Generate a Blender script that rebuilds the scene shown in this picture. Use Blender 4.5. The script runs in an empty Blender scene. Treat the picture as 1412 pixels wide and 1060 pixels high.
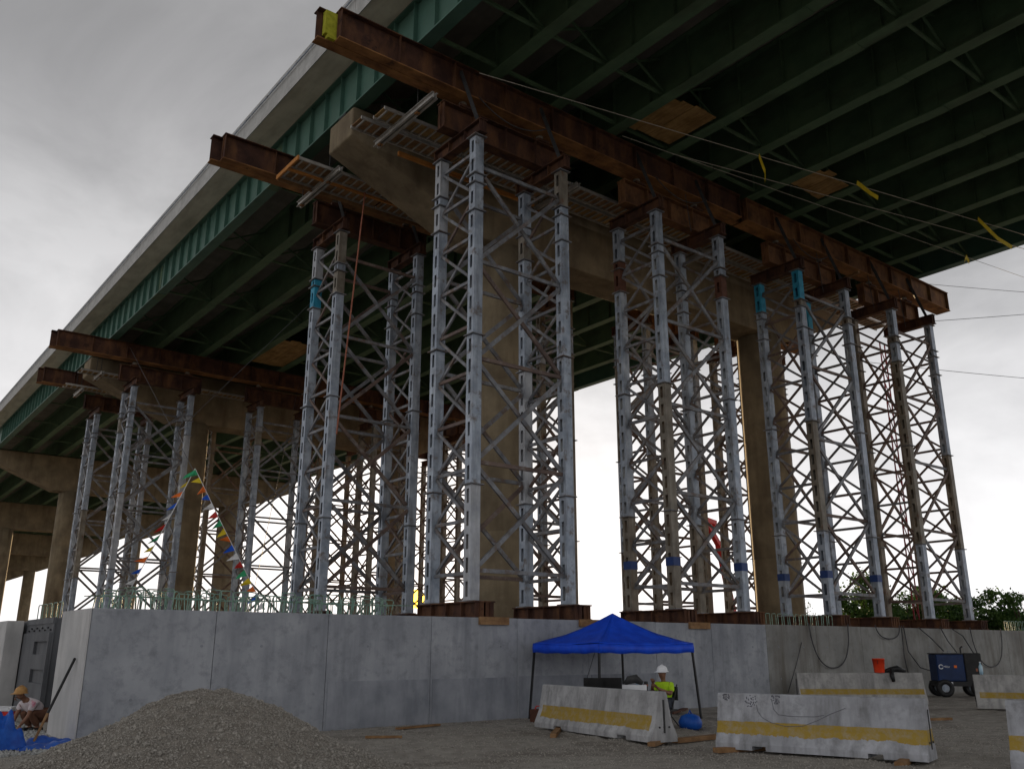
import bpy, math, random
import numpy as np
from mathutils import Vector, Matrix, noise
random.seed(7)
rng = np.random.default_rng(7)
sc = bpy.context.scene
col = sc.collection
R = math.radians

# ------------------------------------------------------------------ camera
cam = bpy.data.cameras.new('camera'); cam_ob = bpy.data.objects.new('camera', cam); col.objects.link(cam_ob)
cam.sensor_width = 36; cam.lens = 36 * 1228 / 1412; cam.clip_end = 6000; cam.clip_start = .1
yaw, pitch = R(52.0), R(16.5)
fw = Vector((math.cos(yaw) * math.cos(pitch), math.sin(yaw) * math.cos(pitch), math.sin(pitch)))
cam_ob.location = (0, 0, 1.7); cam_ob.rotation_euler = fw.to_track_quat('-Z', 'Y').to_euler()
sc.camera = cam_ob
# ------------------------------------------------------------------ sky, sun, exposure
SUN_AZ, SUN_EL = R(31.9), R(3.9)
w = bpy.data.worlds.new('World'); sc.world = w; w.use_nodes = True
nt = w.node_tree; nt.nodes.clear()
def N(t, typ, **kw):
    n = t.nodes.new(typ)
    for k, v in kw.items():
        if k == 'inp':
            for i, x in v.items(): n.inputs[i].default_value = x
        else: setattr(n, k, v)
    return n
sky = N(nt, 'ShaderNodeTexSky', sky_type='NISHITA', sun_disc=False, sun_elevation=SUN_EL, sun_rotation=SUN_AZ, air_density=1.0, dust_density=3.0, ozone_density=1.0)
tc = N(nt, 'ShaderNodeTexCoord')
mp = N(nt, 'ShaderNodeMapping'); mp.inputs['Scale'].default_value = (1.0, 1.0, 1.7)
nz = N(nt, 'ShaderNodeTexNoise', inp={'Scale': 2.6, 'Detail': 8, 'Roughness': .55, 'Distortion': .5})
rp = N(nt, 'ShaderNodeValToRGB')
rp.color_ramp.elements[0].position = .34; rp.color_ramp.elements[0].color = (4.1, 4.1, 4.22, 1)
rp.color_ramp.elements[1].position = .62; rp.color_ramp.elements[1].color = (6.9, 6.85, 6.98, 1)
sat = N(nt, 'ShaderNodeHueSaturation', inp={'Saturation': .35, 'Value': 1.0})
mx = N(nt, 'ShaderNodeMixRGB', inp={'Fac': .90})
sep = N(nt, 'ShaderNodeSeparateXYZ'); grd = N(nt, 'ShaderNodeMapRange', interpolation_type='SMOOTHSTEP', inp={'From Min': .02, 'From Max': .62, 'To Min': .80, 'To Max': .27})
mul = N(nt, 'ShaderNodeMixRGB', blend_type='MULTIPLY', inp={'Fac': 1.0})
bg = N(nt, 'ShaderNodeBackground', inp={'Strength': .11})
out = N(nt, 'ShaderNodeOutputWorld')
L = nt.links.new
L(tc.outputs['Generated'], mp.inputs['Vector']); L(mp.outputs[0], nz.inputs['Vector']); L(nz.outputs['Fac'], rp.inputs[0])
L(sky.outputs[0], sat.inputs['Color']); L(sat.outputs[0], mx.inputs['Color1']); L(rp.outputs[0], mx.inputs['Color2'])
L(tc.outputs['Generated'], sep.inputs[0]); L(sep.outputs['Z'], grd.inputs['Value']); L(mx.outputs[0], mul.inputs['Color1']); L(grd.outputs[0], mul.inputs['Color2']); L(mul.outputs[0], bg.inputs['Color']); L(bg.outputs[0], out.inputs[0])
sl = bpy.data.lights.new('sun', 'SUN'); sl.energy = 4.0; sl.angle = R(.6); sl.color = (1, .70, .38)
so = bpy.data.objects.new('sun_lamp', sl); col.objects.link(so)
sd = Vector((math.sin(SUN_AZ) * math.cos(SUN_EL), math.cos(SUN_AZ) * math.cos(SUN_EL), math.sin(SUN_EL)))
so.rotation_euler = sd.to_track_quat('Z', 'Y').to_euler(); so.location = (0, 0, 40)
vs = sc.view_settings; vs.view_transform = 'Standard'; vs.look = 'None'; vs.gamma = 1; vs.exposure = 1.08; vs.use_curve_mapping = False
sc.cycles.max_bounces = 6; sc.cycles.diffuse_bounces = 3; sc.cycles.use_denoising = True

# ------------------------------------------------------------------ materials
MATS = {}
def mat(name, c1, c2, scale=3, rough=.8, metal=0, detail=6, lo=.35, hi=.65, bump=0, bscale=40, streak=None, spots=None, coord='pos', spec=.3, emit=None):
    m = bpy.data.materials.new(name); m.use_nodes = True; t = m.node_tree; l = t.links.new
    b = t.nodes['Principled BSDF']; b.inputs['Roughness'].default_value = rough; b.inputs['Metallic'].default_value = metal
    b.inputs['Specular IOR Level'].default_value = spec
    if coord == 'pos': v = N(t, 'ShaderNodeNewGeometry').outputs['Position']
    else: v = N(t, 'ShaderNodeTexCoord').outputs['Object']
    n = N(t, 'ShaderNodeTexNoise', inp={'Scale': scale, 'Detail': detail, 'Roughness': .62}); l(v, n.inputs['Vector'])
    r = N(t, 'ShaderNodeValToRGB'); r.color_ramp.elements[0].position = lo; r.color_ramp.elements[1].position = hi
    r.color_ramp.elements[0].color = (*c1, 1); r.color_ramp.elements[1].color = (*c2, 1); l(n.outputs['Fac'], r.inputs[0])
    cur = r.outputs[0]
    if streak:      # (colour, amount, (sx,sy,sz))
        mm = N(t, 'ShaderNodeMapping'); mm.inputs['Scale'].default_value = streak[2]; l(v, mm.inputs['Vector'])
        n2 = N(t, 'ShaderNodeTexNoise', inp={'Scale': 1.0, 'Detail': 5, 'Roughness': .6}); l(mm.outputs[0], n2.inputs['Vector'])
        r2 = N(t, 'ShaderNodeMapRange', inp={'From Min': .45, 'From Max': .72, 'To Min': 0, 'To Max': streak[1]}); l(n2.outputs['Fac'], r2.inputs['Value'])
        x = N(t, 'ShaderNodeMixRGB', inp={'Color2': (*streak[0], 1)}); l(r2.outputs[0], x.inputs['Fac']); l(cur, x.inputs['Color1']); cur = x.outputs[0]
    if spots:       # (colour, amount, scale, threshold)
        n3 = N(t, 'ShaderNodeTexNoise', inp={'Scale': spots[2], 'Detail': 4, 'Roughness': .7}); l(v, n3.inputs['Vector'])
        r3 = N(t, 'ShaderNodeMapRange', inp={'From Min': spots[3], 'From Max': spots[3] + (.09 if len(spots) < 5 else spots[4]), 'To Min': 0, 'To Max': spots[1]}); l(n3.outputs['Fac'], r3.inputs['Value'])
        x = N(t, 'ShaderNodeMixRGB', inp={'Color2': (*spots[0], 1)}); l(r3.outputs[0], x.inputs['Fac']); l(cur, x.inputs['Color1']); cur = x.outputs[0]
    l(cur, b.inputs['Base Color'])
    if bump:
        n4 = N(t, 'ShaderNodeTexNoise', inp={'Scale': bscale, 'Detail': 6, 'Roughness': .65}); l(v, n4.inputs['Vector'])
        bp = N(t, 'ShaderNodeBump', inp={'Strength': bump, 'Distance': .02}); l(n4.outputs['Fac'], bp.inputs['Height']); l(bp.outputs[0], b.inputs['Normal'])
    if emit:
        b.inputs['Emission Color'].default_value = (*emit[0], 1); b.inputs['Emission Strength'].default_value = emit[1]
    MATS[name] = m
    return m
mat('galv', (.24, .285, .35), (.42, .47, .54), 2.5, .5, .25, bump=.15, bscale=30, streak=((.13, .135, .15), .75, (5, 5, .6)), spots=((.13, .10, .08), .8, 2.6, .56, .12))
mat('brace', (.11, .115, .13), (.27, .28, .30), 1.7, .55, .2, bump=.15, streak=((.11, .085, .06), .7, (3, 3, 3)), spots=((.13, .075, .045), .7, 2.2, .52, .12))
mat('brace_rust', (.085, .06, .055), (.19, .135, .11), 1.7, .65, .1, bump=.15, spots=((.30, .29, .27), .6, 2.4, .55, .15))
mat('galv_lite', (.31, .33, .365), (.46, .475, .50), 2.5, .5, .2, bump=.15, streak=((.2, .19, .18), .7, (5, 5, .7)))
mat('galv_dull', (.15, .135, .11), (.30, .27, .225), 2.0, .6, .2, bump=.15, streak=((.12, .09, .06), .7, (5, 5, .6)), spots=((.15, .07, .04), .8, 2.5, .60))
mat('rust', (.036, .016, .012), (.085, .038, .024), 1.6, .85, bump=.35, bscale=18, streak=((.22, .10, .040), .6, (2.5, 2.5, .8)), spots=((.025, .012, .012), .7, 2.2, .6))
mat('rust_warm_lit', (.19, .085, .032), (.40, .195, .07), 1.2, .85, bump=.35, bscale=18, streak=((.07, .028, .016), .8, (1.2, 2.5, 2)), spots=((.04, .02, .014), .7, 2.0, .6))  # rust with the warm glow on the beam undersides mixed into its colour
mat('rust_mid_lit', (.075, .033, .018), (.19, .088, .040), 1.3, .85, bump=.35, bscale=18, streak=((.32, .16, .06), .6, (2.5, 2.5, .8)), spots=((.035, .018, .014), .8, 2.0, .52, .2))  # rust turned more orange: warm light on the right-hand beams painted in
mat('rust_block', (.065, .028, .018), (.13, .055, .034), 3, .8, bump=.2)
mat('green', (.052, .125, .096), (.080, .17, .132), 1.0, .5, bump=.08, streak=((.07, .13, .10), .5, (1.5, 1.5, .3)), spots=((.10, .09, .06), .5, 1.2, .66))
mat('green_in', (.068, .128, .072), (.105, .18, .102), 1.0, .6, bump=.08, streak=((.05, .06, .04), .6, (1.5, .4, 1.5)), spots=((.06, .045, .03), .5, 1.5, .66))
mat('deck', (.16, .15, .13), (.24, .225, .19), .8, .9, bump=.2, streak=((.10, .09, .075), .5, (2.2, .5, 1)))
mat('parapet', (.40, .40, .39), (.50, .50, .485), 1.2, .85, bump=.2, streak=((.26, .26, .25), .5, (1, 3, .5)))
mat('pier', (.165, .13, .085), (.28, .225, .145), .7, .9, bump=.25, bscale=12, streak=((.11, .08, .05), .75, (1.6, 1.6, .25)), spots=((.30, .25, .17), .5, 1.1, .58, .15))  # brown concrete, its tint warmed so the colour carries the glow on the piers
mat('wall', (.26, .275, .305), (.405, .42, .45), .8, .85, bump=.25, bscale=14, lo=.3, hi=.7, streak=((.175, .187, .215), .75, (2.2, 2.2, .3)), spots=((.14, .15, .17), .6, 3.6, .50, .25))
mat('wall_low', (.20, .215, .245), (.335, .35, .385), 1.1, .85, bump=.3, bscale=14, lo=.3, hi=.7, streak=((.12, .13, .155), .6, (2.6, 2.6, .5)), spots=((.36, .37, .39), .35, 2.6, .56, .2))
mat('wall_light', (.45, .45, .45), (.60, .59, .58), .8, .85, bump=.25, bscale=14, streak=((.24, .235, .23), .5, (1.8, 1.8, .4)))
mat('wall_brown', (.185, .185, .18), (.315, .315, .30), .6, .85, bump=.25, bscale=14, lo=.3, hi=.7, streak=((.12, .105, .085), .75, (2.2, 2.2, .25)), spots=((.13, .12, .10), .55, 2.5, .5, .25))
mat('form', (.085, .09, .10), (.13, .135, .145), 1.0, .7, bump=.2, bscale=14, streak=((.05, .05, .055), .6, (2, 2, .4)))
mat('rebar', (.15, .28, .22), (.28, .40, .33), 6, .6, spots=((.13, .09, .06), .8, 5, .52))
mat('wood', (.20, .105, .045), (.34, .20, .095), 4, .8, bump=.2, streak=((.13, .07, .035), .7, (1.2, 9, 9)))
mat('plywood', (.24, .14, .045), (.44, .28, .11), 1.6, .8, bump=.1, streak=((.17, .09, .035), .8, (8, 1.0, 3)))
mat('orange_wood', (.42, .16, .035), (.60, .27, .07), 2, .75, streak=((.22, .09, .03), .7, (1, 9, 9)))
mat('alu', (.33, .32, .30), (.50, .48, .45), 3, .45, .4, spots=((.20, .13, .06), .5, 4, .62))
mat('ground', (.225, .208, .182), (.38, .355, .315), 3.2, .95, bump=.9, bscale=16, lo=.3, hi=.7, spots=((.15, .13, .11), .75, .45, .50, .15))
mat('stone', (.18, .165, .145), (.46, .43, .38), 30, .95)
mat('stone_light', (.27, .275, .27), (.48, .48, .46), 9, .95)
mat('pile', (.17, .152, .128), (.30, .27, .23), 7, .95, bump=.9, bscale=22)
mat('canvas_blue', (.003, .05, .55), (.008, .085, .74), 3, .55, bump=.1, bscale=6)
mat('tarp_blue', (.004, .05, .30), (.01, .10, .46), 5, .45, bump=.4, bscale=8)
mat('black', (.010, .010, .011), (.022, .022, .023), 4, .5)
mat('dark', (.02, .02, .022), (.05, .05, .05), 4, .6)
mat('hivis', (.36, .62, .01), (.50, .78, .03), 6, .8)
mat('white', (.70, .71, .74), (.82, .83, .85), 4, .4)
mat('shirt_white', (.58, .50, .53), (.72, .66, .68), 6, .9, spots=((.60, .12, .22), .9, 4.5, .60))
mat('skin', (.20, .095, .060), (.27, .14, .09), 9, .6)
mat('trousers', (.03, .035, .05), (.06, .065, .08), 8, .9)
mat('trousers_brown', (.13, .06, .04), (.20, .10, .06), 8, .9)
mat('hat_tan', (.38, .20, .07), (.50, .28, .10), 6, .7)
mat('red', (.42, .012, .010), (.60, .03, .02), 3, .5)
mat('mast_red', (.16, .012, .018), (.24, .02, .028), 3, .6)
mat('bucket', (.70, .04, .012), (.85, .075, .02), 3, .45)
mat('yellow', (.60, .44, .01), (.80, .62, .03), 4, .6)
mat('foam', (.30, .31, .02), (.46, .45, .04), 7, .9, bump=.5, bscale=20)
mat('blue_paint', (.02, .22, .36), (.04, .33, .50), 4, .55, bump=.1, spots=((.16, .15, .13), .6, 5, .62))
mat('blue_tape', (.01, .035, .14), (.015, .05, .20), 4, .5)
mat('f_blue', (.01, .09, .55), (.02, .13, .70), 5, .7); mat('f_white', (.65, .65, .66), (.8, .8, .8), 5, .7)
mat('f_green', (.03, .30, .13), (.05, .42, .18), 5, .7); mat('f_orange', (.75, .14, .02), (.85, .2, .03), 5, .7)
mat('mark', (.10, .10, .12), (.17, .17, .19), 20, .9)
mat('soffit_lit', (.58, .54, .46), (.70, .66, .57), .9, .9, bump=.2, streak=((.30, .27, .22), .6, (2, .4, 1)))  # overhang concrete painted paler than the deck for light bounced off the ground
mat('cord', (.28, .10, .06), (.38, .15, .10), 5, .8)
mat('gen_blue', (.005, .020, .075), (.008, .032, .12), 3, .4)
mat('rope', (.45, .42, .36), (.55, .52, .46), 5, .8)
mat('splash', (.30, .27, .23), (.42, .39, .34), 5, .95)
mat('cable', (.035, .035, .04), (.08, .08, .085), 5, .6)
mat('water_bottle', (.25, .42, .55), (.45, .62, .72), 5, .2)
mat('bark', (.055, .040, .028), (.10, .075, .05), 6, .95, bump=.6)
mat('leaf_a', (.030, .075, .015), (.085, .155, .035), 2.2, .65); mat('leaf_b', (.022, .055, .014), (.055, .11, .025), 2.2, .65)
mat('sun_glow', (1, .8, .3), (1, .8, .3), emit=((1.0, .60, .035), 5.0))
# leaf translucency
for k in ('leaf_a', 'leaf_b'):
    t = MATS[k].node_tree; b = t.nodes['Principled BSDF']
    tr = N(t, 'ShaderNodeBsdfTranslucent'); ms = N(t, 'ShaderNodeMixShader', inp={0: .35})
    t.links.new(b.inputs['Base Color'].links[0].from_socket, tr.inputs['Color'])
    t.links.new(b.outputs[0], ms.inputs[1]); t.links.new(tr.outputs[0], ms.inputs[2]); t.links.new(ms.outputs[0], t.nodes['Material Output'].inputs[0])
def barrier_mat(name, stripe, worn, tint):
    m = mat(name, tuple(.33 * x for x in tint), tuple(.50 * x for x in tint), 1.6, .85, bump=.25, bscale=16, streak=((.15, .15, .15), .8, (4, 4, .5)), spots=((.16, .16, .155), .6, 5, .52, .25), coord='obj')
    t = m.node_tree; l = t.links.new; b = t.nodes['Principled BSDF']
    src = b.inputs['Base Color'].links[0].from_socket
    v = N(t, 'ShaderNodeTexCoord').outputs['Object']; sx = N(t, 'ShaderNodeSeparateXYZ'); l(v, sx.inputs[0])
    n = N(t, 'ShaderNodeTexNoise', inp={'Scale': 2.6, 'Detail': 8, 'Roughness': .7}); l(v, n.inputs['Vector'])
    def edge(z0, amp, sgn):
        a = N(t, 'ShaderNodeMath', operation='MULTIPLY_ADD'); l(n.outputs['Fac'], a.inputs[0]); a.inputs[1].default_value = amp; a.inputs[2].default_value = z0 - amp * .5
        c = N(t, 'ShaderNodeMath', operation='GREATER_THAN' if sgn > 0 else 'LESS_THAN'); l(sx.outputs['Z'], c.inputs[0]); l(a.outputs[0], c.inputs[1]); return c
    e1 = edge(stripe[0], worn, 1); e2 = edge(stripe[1], worn * .22, -1)
    mu = N(t, 'ShaderNodeMath', operation='MULTIPLY'); l(e1.outputs[0], mu.inputs[0]); l(e2.outputs[0], mu.inputs[1])
    lim = N(t, 'ShaderNodeMath', operation='ABSOLUTE'); l(sx.outputs['X'], lim.inputs[0])
    li = N(t, 'ShaderNodeMath', operation='LESS_THAN', inp={1: 1.93}); l(lim.outputs[0], li.inputs[0])
    mv = N(t, 'ShaderNodeMath', operation='MULTIPLY'); l(mu.outputs[0], mv.inputs[0]); l(li.outputs[0], mv.inputs[1])
    n2 = N(t, 'ShaderNodeTexNoise', inp={'Scale': 9, 'Detail': 6, 'Roughness': .7}); l(v, n2.inputs['Vector'])
    r2 = N(t, 'ShaderNodeMapRange', inp={'From Min': .35, 'From Max': .55, 'To Min': .65, 'To Max': 1}); l(n2.outputs['Fac'], r2.inputs['Value'])
    mw = N(t, 'ShaderNodeMath', operation='MULTIPLY'); l(mv.outputs[0], mw.inputs[0]); l(r2.outputs[0], mw.inputs[1])
    x = N(t, 'ShaderNodeMixRGB', inp={'Color2': (.36, .245, .045, 1)}); l(mw.outputs[0], x.inputs['Fac']); l(src, x.inputs['Color1']); l(x.outputs[0], b.inputs['Base Color'])
barrier_mat('barrier_a', (.21, .46), .16, (1.0, 1.0, 1.02)); barrier_mat('barrier_b', (.25, .45), .26, (.95, .97, 1.04)); barrier_mat('barrier_c', (.28, .44), .03, (.95, .93, .9))

# ------------------------------------------------------------------ builders
class MB:
    def __init__(s): s.v = []; s.f = []
    def add(s, vs, fs):
        o = len(s.v); s.v += [tuple(x) for x in vs]; s.f += [tuple(i + o for i in f) for f in fs]; return s
    def box(s, x0, y0, z0, x1, y1, z1):
        return s.add([(x0, y0, z0), (x1, y0, z0), (x1, y1, z0), (x0, y1, z0), (x0, y0, z1), (x1, y0, z1), (x1, y1, z1), (x0, y1, z1)],
                     [(0, 3, 2, 1), (4, 5, 6, 7), (0, 1, 5, 4), (1, 2, 6, 5), (2, 3, 7, 6), (3, 0, 4, 7)])
    def bar(s, p, q, wd=.08, ht=.08, up=(0, 0, 1)):
        p, q = Vector(p), Vector(q); d = (q - p).normalized(); u = Vector(up)
        if abs(d.dot(u)) > .98: u = Vector((1, 0, 0))
        a = d.cross(u).normalized() * wd / 2; b = a.cross(d).normalized() * ht / 2
        return s.add([p - a - b, p + a - b, p + a + b, p - a + b, q - a - b, q + a - b, q + a + b, q - a + b],
                     [(0, 1, 2, 3), (7, 6, 5, 4), (0, 4, 5, 1), (1, 5, 6, 2), (2, 6, 7, 3), (3, 7, 4, 0)])
    def tube(s, pts, r, n=6, cap=True):
        pts = [Vector(p) for p in pts]; k = len(pts); rs = r if isinstance(r, (list, tuple)) else [r] * k
        vs = []; prev = None
        for i, p in enumerate(pts):
            d = (pts[min(i + 1, k - 1)] - pts[max(i - 1, 0)]).normalized()
            if prev is None: u = Vector((0, 0, 1)) if abs(d.z) < .9 else Vector((1, 0, 0))
            else: u = prev
            a = d.cross(u).normalized(); b = a.cross(d).normalized(); prev = b
            for j in range(n):
                t = 2 * math.pi * j / n; vs.append(p + (a * math.cos(t) + b * math.sin(t)) * rs[i])
        fs = [(i * n + j, i * n + (j + 1) % n, (i + 1) * n + (j + 1) % n, (i + 1) * n + j) for i in range(k - 1) for j in range(n)]
        if cap: fs += [tuple(range(n - 1, -1, -1)), tuple((k - 1) * n + j for j in range(n))]
        return s.add(vs, fs)
    def prism(s, prof, axis, a0, a1):
        """closed profile (u,v) extruded along axis: 'x' -> (a,u,v), 'y' -> (u,a,v)"""
        k = len(prof); P = (lambda u, v, a: (a, u, v)) if axis == 'x' else ((lambda u, v, a: (u, a, v)) if axis == 'y' else (lambda u, v, a: (u, v, a)))
        vs = [P(u, v, a0) for u, v in prof] + [P(u, v, a1) for u, v in prof]
        return s.add(vs, [tuple(range(k)), tuple(range(2 * k - 1, k - 1, -1))] + [(i, i + k, (i + 1) % k + k, (i + 1) % k) for i in range(k)])
    def lathe(s, prof, n=24, c=(0, 0, 0)):
        k = len(prof); vs = [(c[0] + r * math.cos(2 * math.pi * j / n), c[1] + r * math.sin(2 * math.pi * j / n), c[2] + z) for r, z in prof for j in range(n)]
        fs = [(i * n + j, i * n + (j + 1) % n, (i + 1) * n + (j + 1) % n, (i + 1) * n + j) for i in range(k - 1) for j in range(n)]
        return s.add(vs, fs + [tuple(range(n - 1, -1, -1)), tuple((k - 1) * n + j for j in range(n))])
    def mesh(s, name, m, smooth=False):
        me = bpy.data.meshes.new(name); me.from_pydata(s.v, [], s.f)
        import bmesh
        bm = bmesh.new(); bm.from_mesh(me); bmesh.ops.recalc_face_normals(bm, faces=bm.faces); bm.to_mesh(me); bm.free()
        me.materials.append(MATS[m])
        if smooth: me.shade_smooth()
        return me
    def build(s, name, m, parent=None, smooth=False, loc=None):
        return link(name, s.mesh(name, m, smooth), parent, loc)
def link(name, me, parent=None, loc=None, m=None):
    o = bpy.data.objects.new(name, me); col.objects.link(o)
    if parent: o.parent = parent
    if loc is not None: o.location = loc
    if m: o.material_slots[0].link = 'OBJECT'; o.material_slots[0].material = MATS[m]
    return o
def tag(o, label, cat, group=None, kind=None):
    o['label'] = label; o['category'] = cat
    if group: o['group'] = group
    if kind: o['kind'] = kind
    return o
def thing(name, label, cat, loc=(0, 0, 0), rz=0, group=None):
    o = link(name, None, None, loc); o.rotation_euler.z = rz; return tag(o, label, cat, group)
def structure(o): o['kind'] = 'structure'; return o
def copy_tree(o, parent=None):
    c = o.copy(); col.objects.link(c); c.parent = parent
    for ch in list(o.children): copy_tree(ch, c)
    return c
def fast_mesh(name, V, F, m, smooth=False):
    """V (n,3), F (m,k) arrays"""
    me = bpy.data.meshes.new(name); k = F.shape[1]
    me.vertices.add(len(V)); me.vertices.foreach_set('co', V.astype(np.float32).ravel())
    me.loops.add(F.size); me.loops.foreach_set('vertex_index', F.astype(np.int32).ravel())
    me.polygons.add(len(F)); me.polygons.foreach_set('loop_start', np.arange(0, F.size, k, dtype=np.int32)); me.polygons.foreach_set('loop_total', np.full(len(F), k, np.int32))
    me.update(calc_edges=True); me.validate(); me.materials.append(MATS[m])
    return me

# ================================================================== SETTING
g = MB(); n = 40
def rut(x, y):
    z = 0
    for (x0, y0, an, off) in ((16, 9, 1.15, 0), (16, 9, 1.15, 1.8), (22, 13, -.75, 0), (22, 13, -.75, 1.8), (8, 14, -.1, 0), (8, 14, -.1, 1.7)):
        d = -(x - x0) * math.sin(an) + (y - y0) * math.cos(an) - off + .5 * math.sin((x + y) * .12)
        z -= .045 * math.exp(-(d / .22) ** 2) - .025 * math.exp(-((abs(d) - .38) / .16) ** 2)
    return z
def pile_h(x, y):
    dx, dy = x - 4.75, y - 13.0
    rr = math.hypot(dx / 1.02, dy / 1.0)
    return max(0, 1.17 - (math.sqrt(rr * rr + .16) - .4) * .485)
def gz(x, y): return noise.noise((x * .35, y * .35, 0)) * .035 + noise.noise((x * 1.1, y * 1.1, 3)) * .02 + noise.noise((x * 3.1, y * 3.1, 6)) * .008 + rut(x, y)
# ground: fine near the camera, coarse to the horizon
xs = sorted(set([-3000, -800, -200, -60] + list(np.linspace(-20, 2, 23)) + list(np.linspace(2.16, 30, 175)) + list(np.linspace(31, 60, 30)) + [90, 200, 800, 3000]))
ys = sorted(set([-3000, -800, -200, -60] + list(np.linspace(-20, 2, 23)) + list(np.linspace(2.16, 30, 175)) + list(np.linspace(31, 60, 30)) + [90, 200, 800, 3000]))
vs = [(x, y, (gz(x, y) if abs(x - 20) < 41 and abs(y - 20) < 41 else 0)) for y in ys for x in xs]
k = len(xs)
g.add(vs, [(j * k + i, j * k + i + 1, (j + 1) * k + i + 1, (j + 1) * k + i) for j in range(len(ys) - 1) for i in range(k - 1)])
structure(g.build('ground', 'ground', smooth=True))
def stones(name, pts, smin, smax, m, parent=None):
    base = np.array([[1, 0, 0], [-1, 0, 0], [0, 1, 0], [0, -1, 0], [0, 0, .8], [0, 0, -.8]], float)
    fc = np.array([[0, 2, 4], [2, 1, 4], [1, 3, 4], [3, 0, 4], [2, 0, 5], [1, 2, 5], [3, 1, 5], [0, 3, 5]])
    k = len(pts); s = rng.uniform(smin, smax, (k, 1, 1)) * rng.uniform(.6, 1.25, (k, 1, 3))
    V = base[None] * (1 + rng.uniform(-.35, .35, (k, 6, 3))) + rng.uniform(-.2, .2, (k, 6, 3)); V = V * s
    q = rng.normal(size=(k, 4)); q /= np.linalg.norm(q, axis=1, keepdims=True); a, b, c, d = q.T
    M = np.stack([np.stack([1 - 2 * (c * c + d * d), 2 * (b * c - a * d), 2 * (b * d + a * c)], -1), np.stack([2 * (b * c + a * d), 1 - 2 * (b * b + d * d), 2 * (c * d - a * b)], -1), np.stack([2 * (b * d - a * c), 2 * (c * d + a * b), 1 - 2 * (b * b + c * c)], -1)], 1)
    V = np.einsum('kij,kvj->kvi', M, V) + pts[:, None, :]
    F = (fc[None] + (np.arange(k) * 6)[:, None, None]).reshape(-1, 3)
    o = link(name, fast_mesh(name, V.reshape(-1, 3), F, m), parent); o['kind'] = 'stuff'; return o
P = []
while len(P) < 42000:
    d = random.uniform(7, 24) if random.random() < .8 else random.uniform(20, 38); a = yaw + R(random.uniform(-33, 33)); x, y = d * math.cos(a), d * math.sin(a)
    if y < 18.8: P.append((x, y, gz(x, y) + .002))
tag(stones('gravel', np.array(P), .008, .022, 'stone'), 'loose grey brown crushed stone lying over the open ground', 'gravel')
P = []
while len(P) < 5000:
    x, y = random.uniform(1.5, 4.6), random.uniform(17.5, 27)
    P.append((x, y, gz(x, y) + .01))
tag(stones('gravel', np.array(P), .025, .065, 'stone_light'), 'coarse pale stones around the wall end at the left', 'gravel')
# gravel heap
gp = thing('gravel_pile', 'conical heap of fine brown gravel in front of the concrete wall', 'gravel heap', (4.75, 13.0, 0))
hb = MB(); n = 90; S = 3.3
def ph(x, y): return pile_h(x + 4.75, y + 13.0) + (noise.noise((x * 1.1, y * 1.1, 5)) * .13 + noise.noise((x * 2.6, y * 2.6, 2)) * .05 + noise.noise((x * 6, y * 6, 9)) * .03) * min(1, pile_h(x + 4.75, y + 13.0) * 4) - .03
vs = [(-S + 2 * S * i / n, -S + 2 * S * j / n, 0) for j in range(n + 1) for i in range(n + 1)]
vs = [(x, y, ph(x, y)) for x, y, z in vs]
hb.add(vs, [(j * (n + 1) + i, j * (n + 1) + i + 1, (j + 1) * (n + 1) + i + 1, (j + 1) * (n + 1) + i) for j in range(n) for i in range(n)])
hb.build('heap', 'pile', gp, smooth=True)
P = []
while len(P) < 60000:
    x, y = random.uniform(-3.1, 3.1), random.uniform(-3.1, 3.1); h = ph(x, y)
    if h > 0: P.append((x, y, h + .004))
stones('stones', np.array(P), .006, .017, 'stone', gp)
P = []
while len(P) < 1500:
    a, r = random.uniform(0, 6.28), 2.75 * math.sqrt(random.random()) ** .6 + abs(random.gauss(0, .25)); x, y = r * math.cos(a), r * math.sin(a)
    P.append((x, y, max(ph(x, y), gz(x + 4.75, y + 13)) + .012))
stones('large_stones', np.array(P), .018, .045, 'stone', gp)

# the sun itself, just above the wall line
d = Vector((.5492, .8783, .0535)).normalized() * 2600
sb = MB(); rr = 2600 * math.tan(R(.58))
sb.lathe([(rr * math.sin(math.pi * i / 16) + 1e-3, -rr * math.cos(math.pi * i / 16)) for i in range(17)], 24)
structure(sb.build('sun', 'sun_glow', loc=(d.x, d.y, d.z + 1.7), smooth=True))

# ================================================================== BRIDGE
GB, GT = 19.5, 21.3            # girder underside / top
Y0, Y1 = -12, 345
GX = [12.25 + 2.65 * i for i in range(12)]
br = thing('highway_bridge', 'long green steel girder highway bridge with concrete deck overhead', 'bridge')
db = MB(); db.prism([(12.25, 21.36), (41.4, 21.36), (41.4, 21.62), (12.25, 21.62)], 'y', Y0, Y1)
db.build('deck_slab', 'deck', br)
for xa, xb in ((11.0, 12.248), (41.402, 42.6)): MB().box(xa, Y0, 21.365, xb, Y1, 21.618).build('deck_overhang', 'soffit_lit', br)
for s, x in ((1, 11.0), (-1, 42.6)):
    m = MB(); seg = 11.5; y = Y0
    o = None
    while y < Y1:
        prof = [(x - s * .02, 21.32), (x - s * .02, 21.60), (x + s * .05, 21.66), (x + s * .05, 22.30), (x + s * .0, 22.34), (x + s * .0, 22.44), (x + s * .35, 22.44), (x + s * .45, 21.7), (x + s * .45, 21.63), (x + s * .03, 21.63), (x + s * .03, 21.36)]
        q = MB().prism(prof if s > 0 else prof[::-1], 'y', y + .012, min(y + seg, Y1) - .012)
        q.build('parapet', 'parapet', br); y += seg
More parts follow.
